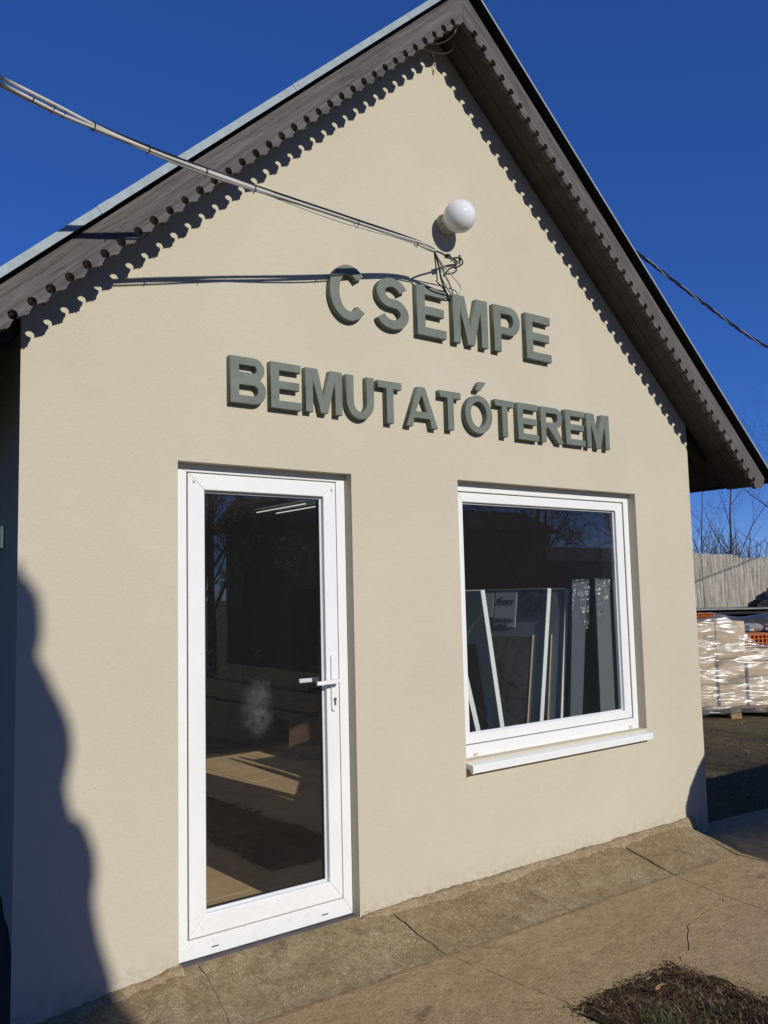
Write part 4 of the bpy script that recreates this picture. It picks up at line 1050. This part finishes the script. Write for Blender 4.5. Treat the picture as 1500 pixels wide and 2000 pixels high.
b3 = bp.copy(); COL.objects.link(b3); tag(b3, 'hollow orange clay brick behind the low end of the load', 'brick'); set_obj(b3, O + e1 * 1.12 + e2 * .46 + Vector((0, 0, .875)), e1); b3.scale = (1, 1, .62)
# sacks on the next pallet
e1b, e2b = frame((.60, -.80))
OB = Vector((10.05, 4.05, GZ))
t = thing('loading_pallet', OB + e1b * .6 + e2b * .5, 'wooden pallet under the stack of orange and white sacks', 'pallet'); pallet_parts(t, OB, e1b, e2b, 1.2, 1.0)
sp0 = None
LAY = ['bottom', 'second', 'third', 'fourth', 'fifth', 'sixth', 'seventh', 'top']
def sack(P, e1, w, h, d, k, lay):
    t = thing('sack', P, '%s paper sack with printed front in the %s layer of the stack' % ('orange' if k % 3 else 'white', LAY[lay]), 'sack', 'sacks stacked on the pallet')
    m = MB(); n = 12
    for j in range(n + 1):
        u = -1 + 2 * j / n; sq = (1 - abs(u) ** 5) ** .5 * .82 + .18
        for i in range(10):
            a = 2 * math.pi * i / 10; cx, cz = math.cos(a), math.sin(a); cx = math.copysign(abs(cx) ** .6, cx); cz = math.copysign(abs(cz) ** .6, cz)
            m.v.append(P + e1 * (u * w / 2) + Vector((-e1.y, e1.x, 0)) * (cx * d / 2) + Vector((0, 0, h / 2 + cz * h / 2 * sq)))
    for j in range(n):
        for i in range(10): m.f.append((j * 10 + i, j * 10 + (i + 1) % 10, (j + 1) * 10 + (i + 1) % 10, (j + 1) * 10 + i))
    m.f.append(tuple(range(10))); m.f.append(tuple(n * 10 + i for i in range(10)))
    b = m.build('bag', 'sack_orange' if k % 3 else 'sack_white', t, smooth=True)
    nrm = -Vector((-e1.y, e1.x, 0)); c = P + nrm * (d / 2) + Vector((0, 0, h / 2))
    m = MB(); m.obox(c + e1 * (.02 if k % 2 else -.06), e1 * .13, nrm * .004, Vector((0, 0, h * .30))); m.build('print_panel', 'sack_white', t)
    m = MB(); m.obox(c - e1 * (.16 if k % 2 else .02), e1 * .028, nrm * .005, Vector((0, 0, h * .34))); m.build('logo', 'print_blue', t)
    m = MB(); m.obox(c - e1 * (.16 if k % 2 else .02) + nrm * .004 + Vector((0, 0, -.006)), e1 * .010, nrm * .003, Vector((0, 0, h * .14))); m.build('logo_mark', 'sack_white', t)
k = 0
for lay in range(8):
    for i in range(3):
        for j in range(2):
            if j == 1: continue
            k += 1
            sack(OB + e1b * (.20 + .40 * i + (.05 if lay % 2 else -.03)) + e2b * (.24 + .5 * j) + Vector((0, 0, .145 + lay * .118)), e1b, .42, .122, .48, k + lay, lay)
fh = hull(OB - e1b * .03 + Vector((0, 0, .94)), e1b, e2b, 1.26, 1.06, lambda s: .24 + .03 * math.sin(s * 9), .07, 9, .05, 110, 30)
tag(fh.build('plastic_cover', 'film_thin'), 'crumpled clear plastic sheet covering the stack of sacks', 'plastic sheet')
# dark steel rack with a flat sheet on top and a green bundle
rk = thing('storage_rack', (13.3, 5.2, GZ), 'dark low storage rack with a thin grey sheet as its top', 'rack')
e1r, e2r = frame((.80, -.60)); OR = Vector((12.2, 6.2, GZ)); up = Vector((0, 0, 1))
m = MB(); m.obox(OR + e1r * 1.6 + e2r * .5 + up * 1.235, e1r * 1.7, e2r * .55, up * .011); m.build('top_sheet', 'sheet_grey', rk)
for i in range(4):
    for j in range(2):
        m = MB(); m.obox(OR + e1r * (.1 + i * 1.0) + e2r * (.06 + .88 * j) + up * .61, e1r * .03, e2r * .03, up * .612); m.build('leg', 'rack_dark', rk)
for z in (.35, .8, 1.17):
    m = MB(); m.obox(OR + e1r * 1.6 + e2r * .5 + up * z, e1r * 1.62, e2r * .48, up * .03); m.build('shelf', 'rack_dark', rk)
m = MB(); m.obox(OR + e1r * 1.6 + e2r * .97 + up * .62, e1r * 1.6, e2r * .012, up * .55); m.build('back_panel', 'rack_dark', rk)
gb = thing('covered_bundle', OR + e1r * 2.6 + e2r * .5 + up * 1.25, 'dark green tarpaulin bundle lying on the rack top', 'bundle')
m = MB(); n, q = 30, 12
for j in range(n + 1):
    u = j / n
    for i in range(q):
        a = 2 * math.pi * i / q; x = math.cos(a) * .3; z = max(-.13, math.sin(a) * .16 * (1 if .04 < u < .96 else .75)) + .13 + .02 * noise.noise((u * 12, a * 2, 0))
        m.v.append(OR + e1r * (2.02 + 1.3 * u) + e2r * (.5 + x) + up * (1.247 + max(0, z)))
for j in range(n):
    for i in range(q): m.f.append((j * q + i, j * q + (i + 1) % q, (j + 1) * q + (i + 1) % q, (j + 1) * q + i))
m.f.append(tuple(range(q))); m.f.append(tuple(n * q + i for i in range(q)))
m.build('cover', 'tarp_green', gb, smooth=True)
for i in range(3):
    m = MB(); m.obox(OR + e1r * (1.88 + .05 * i) + e2r * .4 + up * (1.29 + .03 * i), e1r * .08, e2r * .22, up * .035); m.build('dark_offcut', 'rack_dark', gb)
m = MB(); m.obox(OR + e1r * 2.85 + e2r * .55 + up * 1.56, e1r * .66, e2r * .10, up * .035); m.build('dark_beam', 'rack_dark', gb)

# scattered weeds on the yard
mb = MB(); rr = random.Random(91)
for i in range(9000):
    x = rr.uniform(4.2, 10.5); y = rr.uniform(.2, 5.5)
    if noise.noise((x * .8, y * .8, 7)) < -.05: continue
    blade(mb, x, y, -.135, rr.uniform(.012, .05), rr.uniform(.01, .05), rr.uniform(.0015, .004), rr)
tag(mb.build('weeds', 'green_grass', fix=False), 'sparse short weeds growing on the yard soil', 'weeds', kind='stuff')
mb = MB()
for i in range(900):
    x = rr.uniform(4.0, 10.5); y = rr.uniform(.15, 5.5); pebble(mb, x, y, -.115, rr.uniform(.004, .014), rr)
tag(mb.build('gravel', 'pebble', fix=False), 'loose stones scattered on the yard soil', 'gravel', kind='stuff')

# ------------------------------------------------------------------ things behind the camera that cast shade or show in the panes
tl_ = thing('shade_caster_stack', (5.0, -2.0, ZT), 'unseen grey tarpaulin form shaped to cast the shade at the right house corner', 'covered stack')
prof = [(3.36, 0), (3.40, .30), (3.47, .50), (3.55, .68), (3.605, .87), (3.62, 1.02), (3.59, 1.13), (3.65, 1.25), (3.75, 1.37), (3.86, 1.47), (4.2, 1.46), (4.9, 1.41), (5.6, 1.385), (6.6, 1.38), (6.75, 1.2), (6.85, .6), (6.9, 0)]  # made-up unseen form, outline fitted to the shade it casts
m = MB(); rows_ = 9
for j in range(rows_ + 1):
    f = -1 + 2 * j / rows_
    for (x, z) in prof:
        zz = z * (1 - .0 * f * f); hw = .46 * max(0.02, 1 - (z / 1.42) ** 2.2) + .03
        m.v.append(Vector((x + (.10 * (abs(f) ** 3) * (1 if x < 4.5 else -1)), -2.0 + f * hw, ZT + zz - .22 * abs(f) ** 3 * (z > .2))))
K = len(prof)
for j in range(rows_):
    for i in range(K - 1): m.f.append((j * K + i, j * K + i + 1, (j + 1) * K + i + 1, (j + 1) * K + i))
m.f.append(tuple(range(K))); m.f.append(tuple(rows_ * K + i for i in range(K)))
m.build('tarpaulin', 'tarp_grey', tl_, smooth=False)
m = MB(); m.tube([(3.5, -2.5, ZT + .5), (3.52, -2.0, ZT + .86), (3.5, -1.5, ZT + .5)], .008, 6); m.build('tie_rope', 'white_cable', tl_)

# conifer at the front-left whose shade falls on the wall
cx0, cy0 = -1.62, -7.0
cf = thing('conifer', (cx0, cy0, -.13), 'tall dense dark green conifer standing opposite the left house corner', 'tree')
m = MB(); m.lathe([(.16, -.2), (.12, 3), (.03, 9)], (cx0, cy0, -.13), (0, 0, 1), 10); m.build('trunk', 'bark', cf)
edge = [(-0.009, -0.247), (0.115, -0.289), (0.206, -0.307), (0.304, -0.322), (0.409, -0.327), (0.476, -0.312), (0.517, -0.342), (0.564, -0.412), (0.634, -0.414), (0.706, -0.425), (0.77, -0.443), (0.817, -0.475), (0.878, -0.472), (0.915, -0.416), (0.959, -0.412), (1.034, -0.453), (1.116, -0.489), (1.207, -0.535), (1.272, -0.570), (1.341, -0.568), (1.401, -0.536), (1.454, -0.536), (1.501, -0.59), (1.555, -0.652)]
def edge_r(z):            # crown radius at height z so that the outline follows the shade on the wall
    q = z - 3.29
    if q <= edge[0][0]: return (edge[0][1] + .21 - cx0) + (edge[0][0] - q) * .16
    for (a, b), (c, d) in zip(edge, edge[1:]):
        if a <= q <= c: return b + (d - b) * (q - a) / (c - a) + .21 - cx0
    return max(.03, (edge[-1][1] + .21 - cx0) - (q - edge[-1][0]) * .24)
m = MB(); nz_, na = 220, 48
for j in range(nz_ + 1):
    z = .4 + (9.3 - .4) * j / nz_; r_ = edge_r(z)
    for i in range(na):
        a = 2 * math.pi * i / na; k = .90 + .05 * noise.noise((math.cos(a) * 4, math.sin(a) * 4, z * 3)) if abs(math.sin(a)) > .3 or math.cos(a) < 0 else .985
        m.v.append(Vector((cx0 + r_ * k * math.cos(a), cy0 + r_ * k * math.sin(a), z)))
for j in range(nz_):
    for i in range(na): m.f.append((j * na + i, j * na + (i + 1) % na, (j + 1) * na + (i + 1) % na, (j + 1) * na + i))
m.f.append(tuple(range(na))); rr = random.Random(2)
for i in range(15000):
    z = .4 + 8.9 * rr.random() ** 1.25; r_ = edge_r(z); a = rr.uniform(0, 6.283); p = Vector((cx0 + r_ * .96 * math.cos(a), cy0 + r_ * .96 * math.sin(a), z))
    d = Vector((math.cos(a), math.sin(a), rr.uniform(-.2, .6))).normalized() * (rr.uniform(.03, .10) if math.cos(a) < .75 else rr.uniform(.02, .045)); s = Vector((rr.gauss(0, 1), rr.gauss(0, 1), rr.gauss(0, 1))).normalized() * rr.uniform(.012, .03)
    m.add([p - s, p + d * .5 - s * .8, p + d, p + d * .5 + s * .8, p + s], [(0, 1, 2, 3, 4)])
m.build('crown', 'conifer', cf, fix=False)

for lab, px_, py_, k_ in (('added unseen conifer shutting sky light off the side wall', -4.1, 1.2, .8), ('second added unseen conifer shutting sky light off the side wall', -4.3, 4.4, .9)):
    c_ = cf.copy(); COL.objects.link(c_); c_.location = (px_, py_, -.13); c_.scale = (k_, k_, k_ * .8); tag(c_, lab, 'tree')  # copies added out of view to block sky light from the side wall
    for ch in list(cf.children):
        d_ = ch.copy(); COL.objects.link(d_); d_.parent = c_
# sheds and trees across the yard, seen in the window reflections
def shed(x0, x1, y0, y1, hw, hr, label):
    t = thing('storage_shed', ((x0 + x1) / 2, (y0 + y1) / 2, -.13), label, 'shed')
    m = MB(); m.box(x0, x1, y0, y1, -.2, hw); m.build('wall', 'shed_wall', t)
    yc = (y0 + y1) / 2; m = MB()
    m.prism([(x0 - .3, y1 + .4, hw - .08), (x0 - .3, yc, hr), (x0 - .3, yc, hr + .08), (x0 - .3, y1 + .4, hw)], (x1 - x0 + .6, 0, 0)); m.build('roof_slope', 'shed_roof', t)
    m = MB(); m.prism([(x0 - .3, y0 - .4, hw - .08), (x0 - .3, yc, hr), (x0 - .3, yc, hr + .08), (x0 - .3, y0 - .4, hw)], (x1 - x0 + .6, 0, 0)); m.build('roof_slope', 'shed_roof', t)
    for x in (x0 + 1.2, (x0 + x1) / 2, x1 - 2.2):
        m = MB(); m.box(x, x + 1.0, y1 - .02, y1 + .03, -.1, 2.0); m.build('door', 'rack_dark', t)
shed(9.2, 19.0, -17.4, -15.0, 3.35, 4.0, 'long dark storage shed with low pitched roof across the yard')
shed(19.6, 30, -20.5, -16.0, 2.5, 3.05, 'lower dark storage shed beyond the long shed across the yard')
G2 = 'bare trees across the yard'
for i, (x, y, h, sd) in enumerate(((5.3, -11.0, 6.0, 51), (7.0, -13.8, 6.6, 52), (3.6, -18.0, 7.6, 53), (16.6, -10.6, 6.0, 59), (12.6, -9.6, 5.6, 60), (13.5, -23.5, 8.6, 54), (21.0, -22.5, 8.6, 55), (26.0, -21.5, 8.4, 56), (20.5, -12.0, 6.0, 58))):
    tree('bare_tree', ['rounded bare tree opposite the shop door', 'tall bare tree beside the long shed', 'bare tree at the end of the yard left of the sheds', 'low spreading bare tree in front of the long shed gable', 'bare tree standing close in front of the long shed', 'bare tree rising behind the long shed roof', 'bare tree behind the gap between the sheds', 'bare tree behind the lower shed', 'small bare tree in front of the lower shed'][i], x, y, h, sd, (0, 0), 1.3, 4, G2, .62, h * .017, .22, -.15, .0065)
